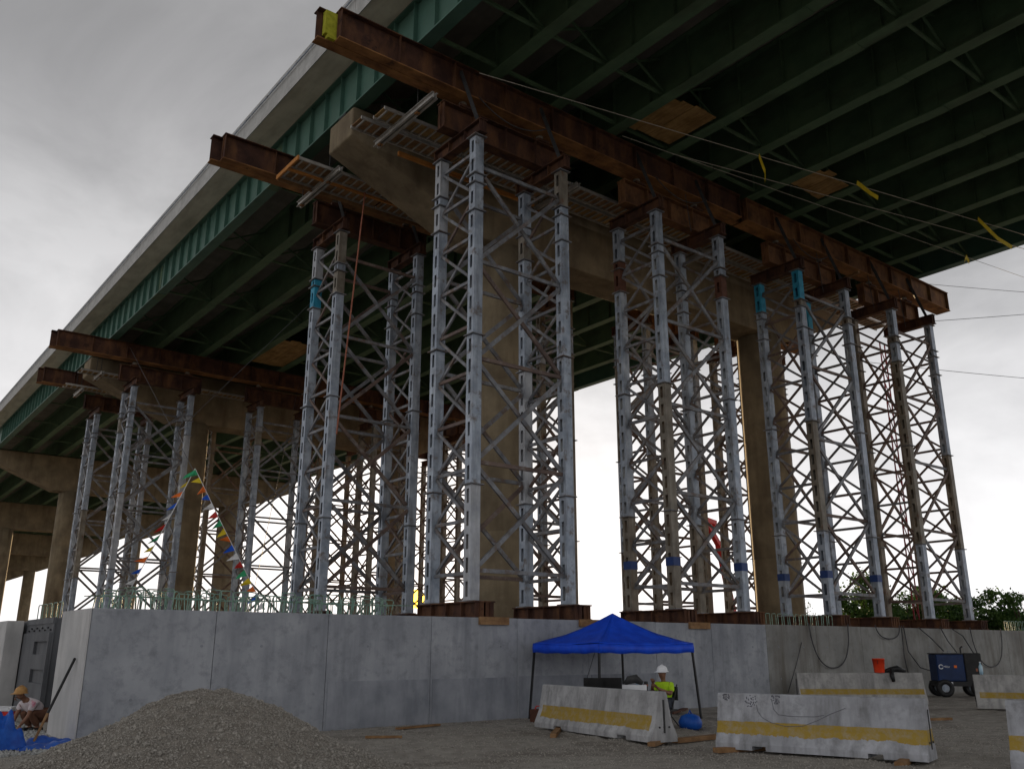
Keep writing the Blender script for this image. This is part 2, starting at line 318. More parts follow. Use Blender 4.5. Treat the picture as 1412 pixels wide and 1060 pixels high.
# rail conduit along the outer parapet
MB().tube([(10.96, Y0, 22.2), (10.96, Y1, 22.2)], .03, 6).build('conduit', 'galv', br)
stf = {}
for i, x in enumerate(GX):
    mm = 'green' if i in (0, 11) else 'green_in'
    gw = MB().box(x - .012, Y0, GB + .05, x + .012, Y1, GT).build('girder', mm, br)
    MB().box(x - .23, Y0, GB, x + .23, Y1, GB + .05).build('bottom_flange', mm, gw)
    MB().box(x - .2, Y0, GT, x + .2, Y1, GT + .058).build('top_flange', mm, gw)
    sm = MB().box(.0125, -.012, GB + .051, .16, .012, GT - .001).mesh('stiffener', mm); sm2 = MB().box(-.16, -.012, GB + .051, -.0125, .012, GT - .001).mesh('stiffener', mm)
    if i == 0:
        y = 14.4
        while y < 92: link('stiffener', sm2, gw, (x, y, 0)); y += 1.22
    else:
        y = 4.0
        while y < 36: link('stiffener', sm2, gw, (x, y, 0)); y += 1.75
sp = MB().box(-.235, -.5, GB - .022, .235, .5, GB - .001).mesh('flange_splice', 'green_in')
wp = MB().box(-.035, -.28, GB + .12, -.0125, .28, GT - .12).mesh('web_splice', 'green_in')
bl = MB()
for r in range(4):
    for c in (-.17, .17):
        for k in range(4): bl.box(c - .015 + (.05 if c > 0 else -.05) * 0, -.42 + .24 * k, GB - .038, c + .015, -.39 + .24 * k, GB - .0225) if r == 0 else None
bolts = bl.mesh('bolt_row', 'green_in')
for gi in [c for c in br.children if c.name.split('.')[0] == 'girder']:
    x = GX[[c for c in br.children if c.name.split('.')[0] == 'girder'].index(gi)]
    for y in (12.3, 31.0, 46.0):
        if gi.name != 'girder' or y > 20: link('flange_splice', sp, gi, (x, y, 0)); link('web_splice', wp, gi, (x, y, 0)); q = link('bolt_row', bolts, gi, (x, y, 0)); q['kind'] = 'stuff'
# cross frames between the girders
for r in range(-1, 12):
    y = 17.5 + 7.0 * r
    for i in range(11):
        a, b = GX[i] + .02, GX[i + 1] - .02
        f = MB().bar((a, y, GB + .22), (b, y, GB + .22), .09, .09).build('cross_frame', 'green_in', br)
        if y < 60:
            MB().bar((a, y + .06, GB + .3), (b, y + .06, GT - .15), .07, .07).build('diagonal', 'green_in', f)
            MB().bar((a, y - .06, GT - .15), (b, y - .06, GB + .3), .07, .07).build('diagonal', 'green_in', f)
for i in range(11):
    MB().bar((GX[i] + .02, 19.65, GB + .14), (GX[i + 1] - .02, 19.65, GB + .14), .10, .10).build('cross_frame', 'green_in', br)

# piers
def pier(Yc, label):
    t = thing('bridge_pier', label, 'pier', (0, Yc, 0), group='concrete bridge piers')
    cp = MB(); h = .85
    cp.prism([(12.0, 18.35), (17.4, 16.15), (36.2, 16.15), (41.6, 18.35), (41.6, 19.38), (41.5, 19.43), (12.1, 19.43), (12.0, 19.38)], 'y', -h, h)
    c = cp.build('cap', 'pier', t)
    bv = c.modifiers.new('bevel', 'BEVEL'); bv.width = .05; bv.segments = 2
    for x in (19.1, 34.8):
        q = MB().lathe([(1.02, 0), (1.02, 5.5), (1.005, 5.52), (1.005, 5.56), (1.02, 5.58), (1.02, 10.9), (1.005, 10.92), (1.005, 10.96), (1.02, 10.98), (1.02, 16.2)], 40, (x, 0, 0)); q.build('column', 'pier', t, smooth=True).data.set_sharp_from_angle(angle=R(40)) if hasattr(bpy.types.Mesh, 'set_sharp_from_angle') else q.build('column', 'pier', t, smooth=True)
    for x in GX:
        MB().box(x - .22, -.25, 19.432, x + .22, .25, 19.498).build('bearing', 'dark', t)
pier(25.0, 'brown concrete pier cap and round columns between the two nearest tower rows')
pier(59.5, 'brown concrete pier behind the colourful flag bunting, with round columns')
pier(94.0, 'concrete pier without shoring towers, its cap at the left edge')
pier(128.5, 'distant concrete pier seen under the far bridge span')
for k in range(5): pier(163 + 34.5 * k, 'far bridge pier, number %s beyond the pier at the left edge' % ['two', 'three', 'four', 'five', 'six'][k])

# ================================================================== FOOTING WALLS
def wall(label, splits, y0, y1, z1, m, sub=None, cat='concrete wall'):
    t = thing('concrete_wall', label, cat)
    for i in range(len(splits) - 1):
        a, b = splits[i] + .004, splits[i + 1] - .004
        p = MB().box(a, y0, -.1, b, y1, z1 + random.uniform(-.006, .006)); o = p.build('panel', m[i] if isinstance(m, list) else m, t)
        bv = o.modifiers.new('bevel', 'BEVEL'); bv.width = .015; bv.segments = 2
    MB().box(splits[0] + .03, y0 + .04, -.1, splits[-1] - .03, y1 - .04, z1 - .03).build('core', 'dark', t)
    return t
w1 = wall('long grey concrete footing wall with rebar on its left top', [4.5, 6.94, 9.5, 12.25, 14.9, 17.4, 20.1, 22.6, 25.35], 18.85, 21.05, 2.45, 'wall')
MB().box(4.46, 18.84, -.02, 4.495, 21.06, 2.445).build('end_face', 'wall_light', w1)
MB().box(12.6, 21.06, -.1, 25.3, 22.6, 2.44).build('rear_step', 'wall', w1)
w2 = wall('stained brown grey concrete wall behind the blue welding generator', [25.37, 28.2, 31.0, 33.9, 36.8, 39.7, 42.6, 45.5, 49.0, 53], 18.87, 22.6, 2.47, 'wall_brown')
# horizontal pour line: a lower lift standing 8 mm proud, and form tie holes
for a, b, y, t in ((9.56, 12.19, 18.842, w1), (12.31, 14.84, 18.842, w1), (14.96, 17.34, 18.842, w1), (17.46, 20.04, 18.842, w1)):
    MB().box(a, y - .004, .0, b, y + .012, 1.0 + .02 * (a > 14)).build('lower_lift', 'wall_low', t)
w3 = wall('dark footing wall with recessed form panels beyond the wall end', [5.3, 46], 25.75, 31.2, 2.45, 'form')
w3['category'] = 'concrete wall'
fp = MB().box(5.262, 25.7, -.05, 5.30, 29.0, 2.32).box(5.24, 25.7, 2.32, 5.32, 29.0, 2.47)
fp.build('form_face', 'form', w3)
for k, z in enumerate((1.55, .85, .15)):      # raised frames leave recessed panels
    for y in (25.72,):
        f = MB(); f.box(5.19, y, z - .15, 5.26, y + .12, z + .55).box(5.19, y + 1.65, z - .15, 5.26, y + 3.2, z + .55).box(5.19, y + .12, z - .15, 5.26, y + 1.65, z).box(5.19, y + .12, z + .33, 5.26, y + 1.65, z + .55)
        f.build('panel_frame', 'form', w3)
for k in range(9): MB().tube([(5.262, 25.9 + .33 * k, 2.16 + .06 * (k % 2)), (5.225, 25.9 + .33 * k, 2.16 + .06 * (k % 2))], .022, 8).build('bolt', 'dark', w3)
w3b = wall('pale concrete wall end at the far left edge', [4.75, 5.2], 29.1, 33, 2.45, 'wall_light')
w4 = wall('distant footing wall under the second line of towers', [5.0, 46], 53.2, 67, 2.0, 'form')
hole = MB().tube([(0, 0, 0), (0, -.006, 0)], .028, 10).mesh('tie_hole', 'wall_low')
for zz in (.75, 1.75):
    x = 5.4
    while x < 25:
        link('tie_hole', hole, w1, (x, 18.849 if not (9.56 < x < 20.04 and zz < 1) else 18.837, zz)); x += 1.28
    x = 26.0
    while x < 50: link('tie_hole', hole, w2, (x, 18.869, zz)); x += 1.4
# rebar hoops on top of the first wall
for row, yy in enumerate((19.15, 19.75, 20.5)):
    x = 4.75 + .07 * row
    while x < 11.15 * yy / 18.85 - .25:
        h = .40 + random.uniform(-.05, .05) - .03 * row; tl = random.uniform(-.04, .04); wd = .30
        a = (x, yy, 2.44); b = (x + tl, yy, 2.45 + h); c = (x + tl + wd, yy + random.uniform(-.05, .05), 2.45 + h + random.uniform(-.02, .02)); e = (x + wd, yy, 2.44)
        MB().tube([a, (b[0], b[1], b[2] - .04), (b[0] + .03, b[1], b[2]), (c[0] - .03, c[1], c[2]), (c[0], c[1], c[2] - .04), e], .013, 5).build('rebar_hoop', 'rebar', w1)
        x += .22 + random.uniform(-.05, .09) + (.12 if random.random() < .15 else 0)
    MB().tube([(4.7 + i * .9, yy + .02 * math.sin(i * 2), 2.45 + .24 + .03 * row + .02 * math.sin(i * 1.7)) for i in range(9)], .011, 5).build('rebar_bar', 'rebar', w1)
x = 25.6
while x < 29.5:
    MB().tube([(x, 19.0, 2.46), (x, 19.0, 2.80), (x + .03, 19.0, 2.83), (x + .2, 19.0, 2.83), (x + .22, 19.0, 2.80), (x + .22, 19.0, 2.46)], .013, 5).build('rebar_hoop', 'rebar', w2); x += .33
x = 42.9
while x < 52.6:
    MB().tube([(x, 19.0, 2.46), (x, 19.0, 2.86), (x + .03, 19.0, 2.89), (x + .2, 19.0, 2.89), (x + .22, 19.0, 2.86), (x + .22, 19.0, 2.46)], .014, 5).build('rebar_hoop', 'rebar', w2); x += .36
for k in range(5):
    x = 5.35; y = 25.9 + .62 * k
    MB().tube([(x + .1, y, 2.44), (x + .1, y, 2.84), (x + .1, y + .03, 2.87), (x + .1, y + .4, 2.87), (x + .1, y + .43, 2.84), (x + .1, y + .43, 2.44)], .014, 5).build('rebar_hoop', 'rebar', w3)

# ================================================================== SHORING TOWERS
TW, TD, TB, TT = 3.4, 1.9, 2.88, 16.7     # width X, depth Y, base and top heights
LS = .31; SPL = [0, 3.1, 7.4, 11.3, 12.2, 12.5, 13.8]
def leg_module(z0, z1):
    m = MB(); h = LS / 2; t = .014; e = .012
    z0, z1 = z0 + e, z1 - e
    m.box(-h, -h, z0, h, -h + t, z1); m.box(-h, h - t, z0, h, h, z1)
    nsl = max(1, round((z1 - z0) / .6)); pit = (z1 - z0) / nsl; sh = min(.40, pit * .64); sw = .055
    for x0, x1 in ((-h, -h + t), (h - t, h)):
        m.box(x0, -h + t, z0, x1, -sw, z1); m.box(x0, sw, z0, x1, h - t, z1)
        z = z0
        for k in range(nsl + 1):
            za = z0 if k == 0 else z0 + (k - 1) * pit + pit / 2 + sh / 2
            zb = z1 if k == nsl else z0 + k * pit + pit / 2 - sh / 2
            m.box(x0, -sw, za, x1, sw, zb)
    return m.mesh('leg_module', 'galv')
mods = [leg_module(SPL[i], SPL[i + 1]) for i in range(6)]
h = LS / 2
plate = MB().box(-h - .075, -h - .075, -.015, h + .075, h + .075, .015).mesh('splice_plate', 'brace')
def cached(key, fn, C={}):
    if key not in C: C[key] = fn()
    return C[key]
def build_tower():
    t = link('shoring_tower', None)
    for x in (0, TW):
        for y in (0, TD):
            lg = link('leg', mods[2], t, (x, y, 0))
            for k in (0, 1, 3, 4, 5): link('leg_module', mods[k], lg)
            for k, z in enumerate(SPL): link('splice_plate', plate, lg, (0, 0, z + (.015 if k in (0, 6) else 0)))
    zs = [.75 + 1.4 * k for k in range(10)]
    zs[-1] = 13.35
    for x in (0, TW):
        for k, z in enumerate(zs):
            o = LS / 2
            link('horizontal_brace', MB().bar((x, o, z), (x, TD - o, z), .07, .095).mesh('horizontal_brace', 'brace'), t)
            if k < 9:
                z2 = zs[k + 1]
                link('diagonal_brace', MB().bar((x - .035, o, z + .08), (x - .035, TD - o, z2 - .08), .06, .085).mesh('diagonal_brace', 'brace'), t)
                link('diagonal_brace', MB().bar((x + .035, o, z2 - .08), (x + .035, TD - o, z + .08), .06, .085).mesh('diagonal_brace', 'brace'), t)
    zy = [.82, 3.75, 6.75, 9.75, 12.85]
    for y in (0, TD):
        for k, z in enumerate(zy):
            o = LS / 2
            link('horizontal_brace', MB().bar((o, y, z), (TW - o, y, z), .07, .11).mesh('horizontal_brace', 'brace'), t)
            if k < 4:
                z2 = zy[k + 1]
                link('diagonal_brace', MB().bar((o, y - .045, z + .1), (TW - o, y - .045, z2 - .1), .07, .125).mesh('diagonal_brace', 'brace'), t)
                link('diagonal_brace', MB().bar((o, y + .045, z2 - .1), (TW - o, y + .045, z + .1), .07, .125).mesh('diagonal_brace', 'brace'), t)
    return t
proto = build_tower(); used = False
TX = [13.95, 21.85, 30.3, 37.55]
towers = {}
ORD = ['first', 'second', 'third', 'fourth']
def place_tower(key, x, y, label, group, dz=0):
    global used
    t = proto if not used else copy_tree(proto)
    used = True
    t.location = (x, y, TB + dz); tag(t, label, 'scaffold tower', group); towers[key] = t
    return t
rows1 = ['nearest tall galvanised shoring tower, in front of the first round column', 'galvanised shoring tower right of the tall open gap, with rusty upper leg sections',
         'galvanised shoring tower with bright blue painted leg tops', 'rightmost galvanised shoring tower, under the right beam end']
for i, x in enumerate(TX): place_tower(('n1', i), x, 19.6, rows1[i], 'shoring towers of the front row')
rows2 = ['galvanised shoring tower left of the nearest one, with one blue leg section', 'back row shoring tower seen through the second front tower', 'back row shoring tower seen through the third front tower', 'back row shoring tower seen through the rightmost front tower']
for i, x in enumerate(TX): place_tower(('f1', i), x - .2, 28.0, rows2[i], 'shoring towers of the back row')
rows3 = ['blue grey tower left of the flag bunting under the far beam', 'tower right of the flag bunting under the far beam', 'third tower of the distant line, seen through the blue-sectioned tower', 'fourth tower of the distant line, hidden mostly by the nearest tower']
for i, x in enumerate(TX): place_tower(('n2', i), x - .3, 54.1, rows3[i], 'distant shoring towers')
rows4 = ['leftmost blue grey tower, above the left end of the grey wall', 'tower behind the flag bunting in the rearmost line', 'third tower of the rearmost distant line', 'fourth tower of the rearmost distant line']
for i, x in enumerate(TX): place_tower(('f2', i), x - .3, 62.5, rows4[i], 'distant shoring towers')
# legs order: (x0,y0) (x0,y1) (x1,y0) (x1,y1)
mod_index = {m.name: i for i, m in enumerate(mods)}
def paint(key, leg, k, m):
    lg = [c for c in towers[key].children if c.name.split('.')[0] == 'leg'][leg]
    for o in [lg] + list(lg.children):
        if mod_index.get(o.data.name) == k:
            o.material_slots[0].link = 'OBJECT'; o.material_slots[0].material = MATS[m]
for lg in (0, 1, 3): paint(('n1', 2), lg, 5, 'blue_paint')
paint(('f1', 0), 1, 4, 'blue_paint'); paint(('f1', 0), 1, 3, 'blue_paint')
paint(('n1', 1), 1, 3, 'rust_block'); paint(('n1', 1), 2, 3, 'rust_block'); paint(('n1', 1), 1, 4, 'rust_block'); paint(('n1', 0), 2, 5, 'galv_dull'); paint(('n1', 0), 1, 5, 'galv_dull')
for key in ('n1', 'f1'):
    for i in (1, 2, 3):
        for lg in range(4):
            for k in range(6):
                if i == 3 and key == 'n1' and lg in (1, 3) or random.random() < (.35 if key == 'n1' else .5):
                    if not (i == 2 and k == 5) and not (i == 1 and k in (3, 4)): paint((key, i), lg, k, 'galv_dull')
for key in (('n1', 0), ('f1', 0), ('n2', 0), ('n2', 1), ('f2', 0)):
    for lg in range(4):
        for k in range(6):
            q = random.random()
            if q < .14: paint(key, lg, k, 'galv_lite')
            elif q < .21: paint(key, lg, k, 'galv_dull')
paint(('f1', 0), 1, 4, 'blue_paint'); paint(('f1', 0), 1, 3, 'blue_paint')
for key, frac in ((('n1', 3), .85), (('n1', 2), .3), (('f1', 1), .6), (('f1', 2), .7), (('f1', 3), .9), (('n1', 0), .12), (('f1', 0), .2), (('n2', 2), .8), (('n2', 3), .8), (('f2', 1), .5), (('f2', 2), .8), (('f2', 3), .8)):
    for c in towers[key].children:
        if 'brace' in c.name and random.random() < frac: c.material_slots[0].link = 'OBJECT'; c.material_slots[0].material = MATS['brace_rust']
for key in (('n2', 2), ('n2', 3), ('f2', 1), ('f2', 2), ('f2', 3), ('f1', 3)):
    for lg in range(4):
        for k in range(6): paint(key, lg, k, 'galv_dull')
for key in (('n1', 1), ('n1', 2)):
    for x, y in ((0, 0), (0, TD), (TW, 0)):
        MB().box(x - .168, y - .168, 1.35, x + .168, y + .168, 1.62).build('blue_tape', 'blue_tape', towers[key])

# ------------------------------------------------------------------ steel beams
def ibeam(parent, axis, c, a0, a1, z0, z1, fw_, m, tf=.035, tw=.022, stif=0, mb=None):
    """c: centre across; a0..a1 along axis"""
    def bx(mm, u0, u1, p0, p1, q0, q1):
        if axis == 'x': return mm.box(p0, u0, q0, p1, u1, q1)
        return mm.box(u0, p0, q0, u1, p1, q1)
    h = fw_ / 2
    bx(MB(), c - h, c + h, a0, a1, z1 - tf, z1).build('top_flange', m, parent)
    bx(MB(), c - h, c + h, a0, a1, z0, z0 + tf).build('bottom_flange', mb or m, parent)
    bx(MB(), c - tw / 2, c + tw / 2, a0, a1, z0 + tf, z1 - tf).build('web', m, parent)
    if stif:
        k = max(1, round((a1 - a0) / stif)); st = (a1 - a0) / k
        for i in range(k + 1):
            p = min(max(a0 + i * st, a0 + .05), a1 - .05)
            for s in (-1, 1):
                u0, u1 = (c - h + .02, c - tw / 2) if s < 0 else (c + tw / 2, c + h - .02)
                bx(MB(), u0, u1, p - .012, p + .012, z0 + tf, z1 - tf).build('stiffener', m, parent)
def double_beam(name, label, yc, x0, x1, z0=18.45, z1=19.47, lead=.0, m='rust'):
    t = thing(name, label, 'steel beam', group='rusty transfer beams under the girders')
    ibeam(t, 'x', yc - .19, x0, x1, z0, z1, .36, m, stif=1.95, mb='rust_warm_lit')  # bottom flange gets the rust with the underside glow painted in
    ibeam(t, 'x', yc + .19, x0 - lead, x1 + lead * .5, z0, z1, .36, m, mb='rust_warm_lit')
    return t
b1 = double_beam('transfer_beam', 'rusty double transfer beam with yellow foam in its end, left half of the front line', 20.4, 9.4, 27.5, lead=.5)
fb = MB(); fb.box(9.08, 20.32, 18.62, 9.6, 20.52, 19.40).box(9.16, 20.30, 18.49, 9.7, 20.5, 18.62); fb.build('foam_packing', 'foam', b1)
double_beam('transfer_beam', 'rusty double transfer beam at the right end of the front line', 20.4, 27.85, 44.5, m='rust_mid_lit')
double_beam('transfer_beam', 'rusty beam end sticking out left of the concrete cap', 28.85, 9.2, 44.5, lead=.3)
double_beam('transfer_beam', 'distant long dark rusty beam on the towers behind the bunting', 54.9, 9.2, 44.5, lead=.25)
double_beam('transfer_beam', 'short distant rusty beam stub at far left under the fascia girder', 63.3, 10.15, 44.5, lead=.25)
def tower_head(key, lab, dist):
    t = towers[key]; x0, y0, _ = t.location
    far = dist > 50
    for j, x in enumerate((x0, x0 + TW)):
        b = thing('header_beam', 'short rusty header beam on the %s legs of the %s' % (('left', 'right')[j], lab), 'steel beam', group='rusty header beams on the towers')
        ibeam(b, 'y', x, y0 - .35, y0 + TD + .35, TT + .04, TT + .50, .30, 'rust', stif=0 if far else .8)
    b = thing('saddle_beam', 'rusty saddle beam lying across the top of the %s' % lab, 'steel beam', group='rusty saddle beams below the transfer beams')
    ibeam(b, 'x', y0 + .95, x0 - .75, x0 + TW + .85, TT + .505, TT + 1.45, .40, 'rust_mid_lit' if x0 > 20 and not far else 'rust', stif=1.2)
    for k, x in enumerate((x0 + .1, x0 + TW - .1)):
        j = thing('jack', 'steel jack over the %s legs of the %s' % (('left', 'right')[k], lab), 'jack', group='jacks between the beams')
        MB().box(x - .25, y0 + .70, TT + 1.453, x + .25, y0 + 1.2, TT + 1.55).build('shim_plate', 'rust', j); MB().lathe([(.13, 0), (.13, .19)], 16, (x, y0 + .95, TT + 1.552)).build('cylinder', 'galv_dull', j)
    if not far:
        for x in (x0 + .05, x0 + TW - .05):
            for s in (0,):
                st = MB().bar((x + .05, y0 + .02, TT + .5), (x - .3, y0 + .585, TT + 2.6), .05, .12)
                st.build('tie_strap', 'dark', b)
for i in range(4):
    nm = ['nearest front tower', 'second front tower', 'blue topped front tower', 'rightmost front tower'][i]
    tower_head(('n1', i), nm, 20)
    tower_head(('f1', i), ['tower with one blue leg section', 'second back row tower', 'third back row tower', 'fourth back row tower'][i], 28)
    tower_head(('n2', i), ['distant tower left of the bunting', 'distant tower right of the bunting', 'third distant tower', 'fourth distant tower'][i], 55)
    tower_head(('f2', i), ['leftmost rearmost tower', 'second rearmost tower', 'third rearmost tower', 'fourth rearmost tower'][i], 63)
# spreader beams under the towers
for i, x in enumerate(TX):
    lab = ['nearest front tower', 'second front tower', 'blue topped front tower', 'rightmost front tower'][i]
    for j, xx in enumerate((x, x + TW)):
        b = thing('spreader_beam', 'rusty spreader beam on the wall under the %s legs of the %s' % (('left', 'right')[j], lab), 'steel beam', group='spreader beams on the wall top')
        base = 2.456 if xx < 25.3 else 2.478
        for dx in (-.16, .16): ibeam(b, 'y', xx + dx, 18.95, 21.8, base, 2.875, .30, 'rust', stif=.75)
        if i < 2 and not (i == 1 and j == 1):
            tb = MB().box(xx - .30, 18.76, 2.28, xx + .62, 18.845, 2.47); o = tb.build('timber_block', 'wood')
            tag(o, 'short timber block on the wall edge below the %s legs of the %s' % (('left', 'right')[j], lab), 'timber', 'timber blocks on the wall edge')
    for j, xx in enumerate((x - .2, x + TW - .2)):
        b = thing('spreader_beam', 'rusty spreader beam under the %s legs of the back row tower %s' % (('left', 'right')[j], ['with one blue leg section', 'second from the left', 'third from the left', 'fourth from the left'][i]), 'steel beam', group='spreader beams on the wall top')
        ibeam(b, 'y', xx, 27.5, 30.4, 2.46, 2.875, .45, 'rust', stif=.9)
    for Yr, tl in ((54.1, 'distant'), (62.5, 'rearmost')):
        for j, xx in enumerate((x - .3, x + TW - .3)):
            b = thing('spreader_beam', 'rusty spreader beam under the %s legs of the %s tower, %s from the left' % (('left', 'right')[j], tl, ORD[i]), 'steel beam', group='spreader beams on the wall top')
            ibeam(b, 'y', xx, Yr - .4, Yr + 2.3, 2.01, 2.875, .45, 'rust')

# ------------------------------------------------------------------ work platforms beside the cap
def plank(x0, y0, z, ln, wd, label, deckm='wood'):
    t = thing('scaffold_plank', label, 'scaffold plank', (x0, y0, z), group='aluminium planks beside the pier cap')
    for y in (0, wd - .05): MB().box(0, y, 0, ln, y + .05, .11).build('side_rail', 'alu', t)
    me = cached(('rung', wd), lambda: MB().box(-.025, .052, .01, .025, wd - .052, .06).mesh('rung', 'alu'))
    k = int(ln / .31)
    for i in range(k): link('rung', me, t, (.15 + i * .31, 0, 0))
    MB().box(.02, .055, .075, ln - .02, wd - .055, .105).build('deck_sheet', deckm, t)
def side_word(k): return ['left end', 'first', 'second', 'third', 'fourth', 'fifth', 'sixth', 'seventh', 'eighth'][k]
for r, (y, wd, xs0) in enumerate(((21.75, .75, 11.9), (22.7, .75, 11.6))):
    for k in range(8):
        plank(xs0 + 3.95 * k, y, 18.02 + .02 * r, 3.9, wd, 'aluminium scaffold plank on the front of the cap, %s row, %s' % (('outer', 'inner')[r], 'left end' if k == 0 else side_word(k) + ' after the left one'), 'wood' if (k + r) % 3 else 'plywood')
for r, (y, wd, xs0) in enumerate(((26.1, .75, 11.05), (27.0, .75, 11.0))):
    for k in range(3):
        plank(xs0 + 3.95 * k, y, 17.95 + .02 * r, 3.9, wd, 'aluminium scaffold plank behind the cap, %s row, %s' % (('inner', 'outer')[r], 'left end' if k == 0 else side_word(k) + ' after the left one'))
for r, y in enumerate((57.0, 61.0)):
    for k in range(3): plank(11.2 + 3.95 * k, y, 18.0, 3.9, .9, 'distant scaffold plank %s the far pier cap, %s' % (('before', 'behind')[r], 'left end' if k == 0 else side_word(k) + ' after the left one'), 'plywood')
# orange timbers edging the rear platform
def timber(p, q, wd, ht, m, label, name='timber'):
    return tag(MB().bar(p, q, wd, ht).build(name, m), label, 'timber')
timber((11.0, 26.9, 17.93), (17.4, 26.9, 17.93), .10, .12, 'orange_wood', 'orange timber along the middle of the rear platform')
timber((10.97, 26.0, 17.95), (10.97, 27.8, 17.95), .06, .16, 'orange_wood', 'orange timber across the left end of the rear platform')
timber((11.0, 27.82, 17.93), (18.5, 27.82, 17.93), .06, .14, 'wood', 'brown timber edging the outer side of the rear platform')
timber((13.6, 23.75, 18.0), (19.6, 23.75, 18.0), .10, .16, 'orange_wood', 'orange timber along the front platform beside the cap')
def channel(x, ya, yb, z, label, hang=20.0):
    t = thing('support_channel', label, 'steel channel', group='steel channels carrying the platforms')
    for s in (-1, 1):
        m = MB(); m.box(x + s * .04 - .008, ya, z, x + s * .04 + .008, yb, z + .2).box(x + s * .04 + .008 * s, ya, z, x + s * .11, yb, z + .014).box(x + s * .04 + .008 * s, ya, z + .186, x + s * .11, yb, z + .2)
        m.build('channel_half', 'alu', t)
    for y in (ya + (yb - ya) * .28, ya + (yb - ya) * .92): MB().tube([(x, y, z - .08), (x, y, 19.3)], .016, 6).build('hanger_rod', 'dark', t); MB().box(x - .07, y - .07, z - .04, x + .07, y + .07, z - .005).build('nut_plate', 'rust_warm_lit', t)
channel(12.65, 20.0, 23.6, 17.78, 'light steel channel under the front platform, left of the nearest tower')
channel(12.4, 25.6, 29.0, 17.72, 'light steel channel under the rear platform, left end')
channel(19.8, 21.4, 23.9, 17.78, 'steel channel under the front platform right of the nearest tower')
channel(28.0, 21.4, 23.9, 17.78, 'steel channel under the front platform past the second tower')
channel(12.3, 56.4, 58.3, 17.78, 'distant steel channel before the far pier cap')
channel(12.2, 60.7, 63.0, 17.72, 'distant steel channel behind the far pier cap')
timber((35.0, 19.5, 17.9), (35.5, 22.0, 17.9), .14, .10, 'wood', 'pale timber hanging below the beam near the right end')

# plywood sheets between the girders
def ply(x0, y0, x1, y1, label, nb=3):
    t = thing('plywood_deck', label, 'plywood'); wd = (x1 - x0) / nb
    for i in range(nb):
        MB().box(x0 + i * wd + .01, y0 + random.uniform(-.15, .15), GB + .055 + .012 * (i % 2), x0 + (i + 1) * wd - .01, y1 + random.uniform(-.1, .1), GB + .08 + .012 * (i % 2)).build('board', 'plywood', t)
ply(GX[3] + .05, 17.2, GX[4] - .35, 19.4, 'bright plywood boards between girders above the front beam', 4)
ply(GX[6] + .05, 16.9, GX[7] - .3, 18.3, 'brown plywood boards between girders near the wire with yellow ribbons', 4)
ply(GX[3] + .05, 48.5, GX[4] - .05, 53.7, 'distant plywood boards between girders left of the blue-sectioned tower', 4)

# ------------------------------------------------------------------ wires and ribbons
def wire(p, q, label, r=.012, sag=0, m='rope', cat='wire', name='guy_wire', group=None):
    p, q = Vector(p), Vector(q); pts = [p.lerp(q, i / 16) - Vector((0, 0, sag * 4 * (i / 16) * (1 - i / 16))) for i in range(17)]
    return tag(MB().tube(pts, r, 5).build(name, m), label, cat, group)
wire((13.9, 19.45, 18.9), (41, 14.2, 19.3), 'thin warning wire below the girders, upper of the two with yellow ribbons', .014)
wire((22.6, 19.3, 19.2), (44, 14.5, 19.3), 'thin warning wire below the girders, lower of the two with yellow ribbons', .014)
wire((20.0, 19.3, 18.95), (52, 15.5, 19.2), 'thin wire below the girders, lowest one', .010)
def ribbon(pts, label):
    m = MB(); n = len(pts)
    vs = []
    for i, p in enumerate(pts): vs += [(p[0], p[1], p[2] - .09), (p[0] + .03, p[1] - .03, p[2] + .10 + .02 * math.sin(i * 2))]
    m.add(vs, [(2 * i, 2 * i + 1, 2 * i + 3, 2 * i + 2) for i in range(n - 1)])
    o = m.build('warning_ribbon', 'yellow'); s = o.modifiers.new('solid', 'SOLIDIFY'); s.thickness = .008
    tag(o, label, 'ribbon', 'yellow warning ribbons')
# world points on wires come from the wire geometry itself
def on_wire(p, q, t): return tuple(Vector(p).lerp(Vector(q), t))
WA, WB = ((13.9, 19.45, 18.9), (41, 14.2, 19.3)), ((22.6, 19.3, 19.2), (44, 14.5, 19.3))
p = on_wire(*WA, .41); ribbon([(p[0], p[1], p[2]), (p[0] + .15, p[1], p[2] - .3), (p[0] + .3, p[1], p[2] - .55), (p[0] + .25, p[1], p[2] - .95)], 'yellow ribbon hanging below the bright plywood')
p = on_wire(*WA, .60); ribbon([(p[0] - .3, p[1], p[2] + .05), (p[0], p[1], p[2]), (p[0] + .4, p[1] - .1, p[2] - .2), (p[0] + .9, p[1] - .15, p[2] - .28)], 'yellow ribbon tied on the wire before the brown plywood')
p = on_wire(*WA, .86); ribbon([(p[0] - .3, p[1], p[2] + .05), (p[0] + .3, p[1] - .1, p[2] - .3), (p[0] + .9, p[1] - .2, p[2] - .6), (p[0] + 1.8, p[1] - .35, p[2] - .8)], 'longest yellow ribbon, rightmost under the girders')
p = on_wire((20.0, 19.3, 18.95), (52, 15.5, 19.2), .62); ribbon([(p[0] - .1, p[1], p[2] - .25), (p[0] + .1, p[1], p[2]), (p[0] + .35, p[1], p[2] - .2)], 'short yellow ribbon on the lowest wire near the right beam end')
for k, (a, b) in enumerate((((44, 26, 19.2), (80, 16, 27)), ((46, 27, 17.9), (80, 20, 20.6)), ((60, 30, 27.5), (75, 14, 24.4)))):
    wire(a, b, ['thin overhead line rising right from the beam end, upper', 'thin overhead line right of the beam end, lower', 'dark overhead line at the right edge under the bridge corner'][k], .018, .2, 'cable')
wire((16.2, 28.6, 18.0), (8.5, 36, 7.0), 'slanting guy wire from the rear platform down to the bunting', .010, m='cable')
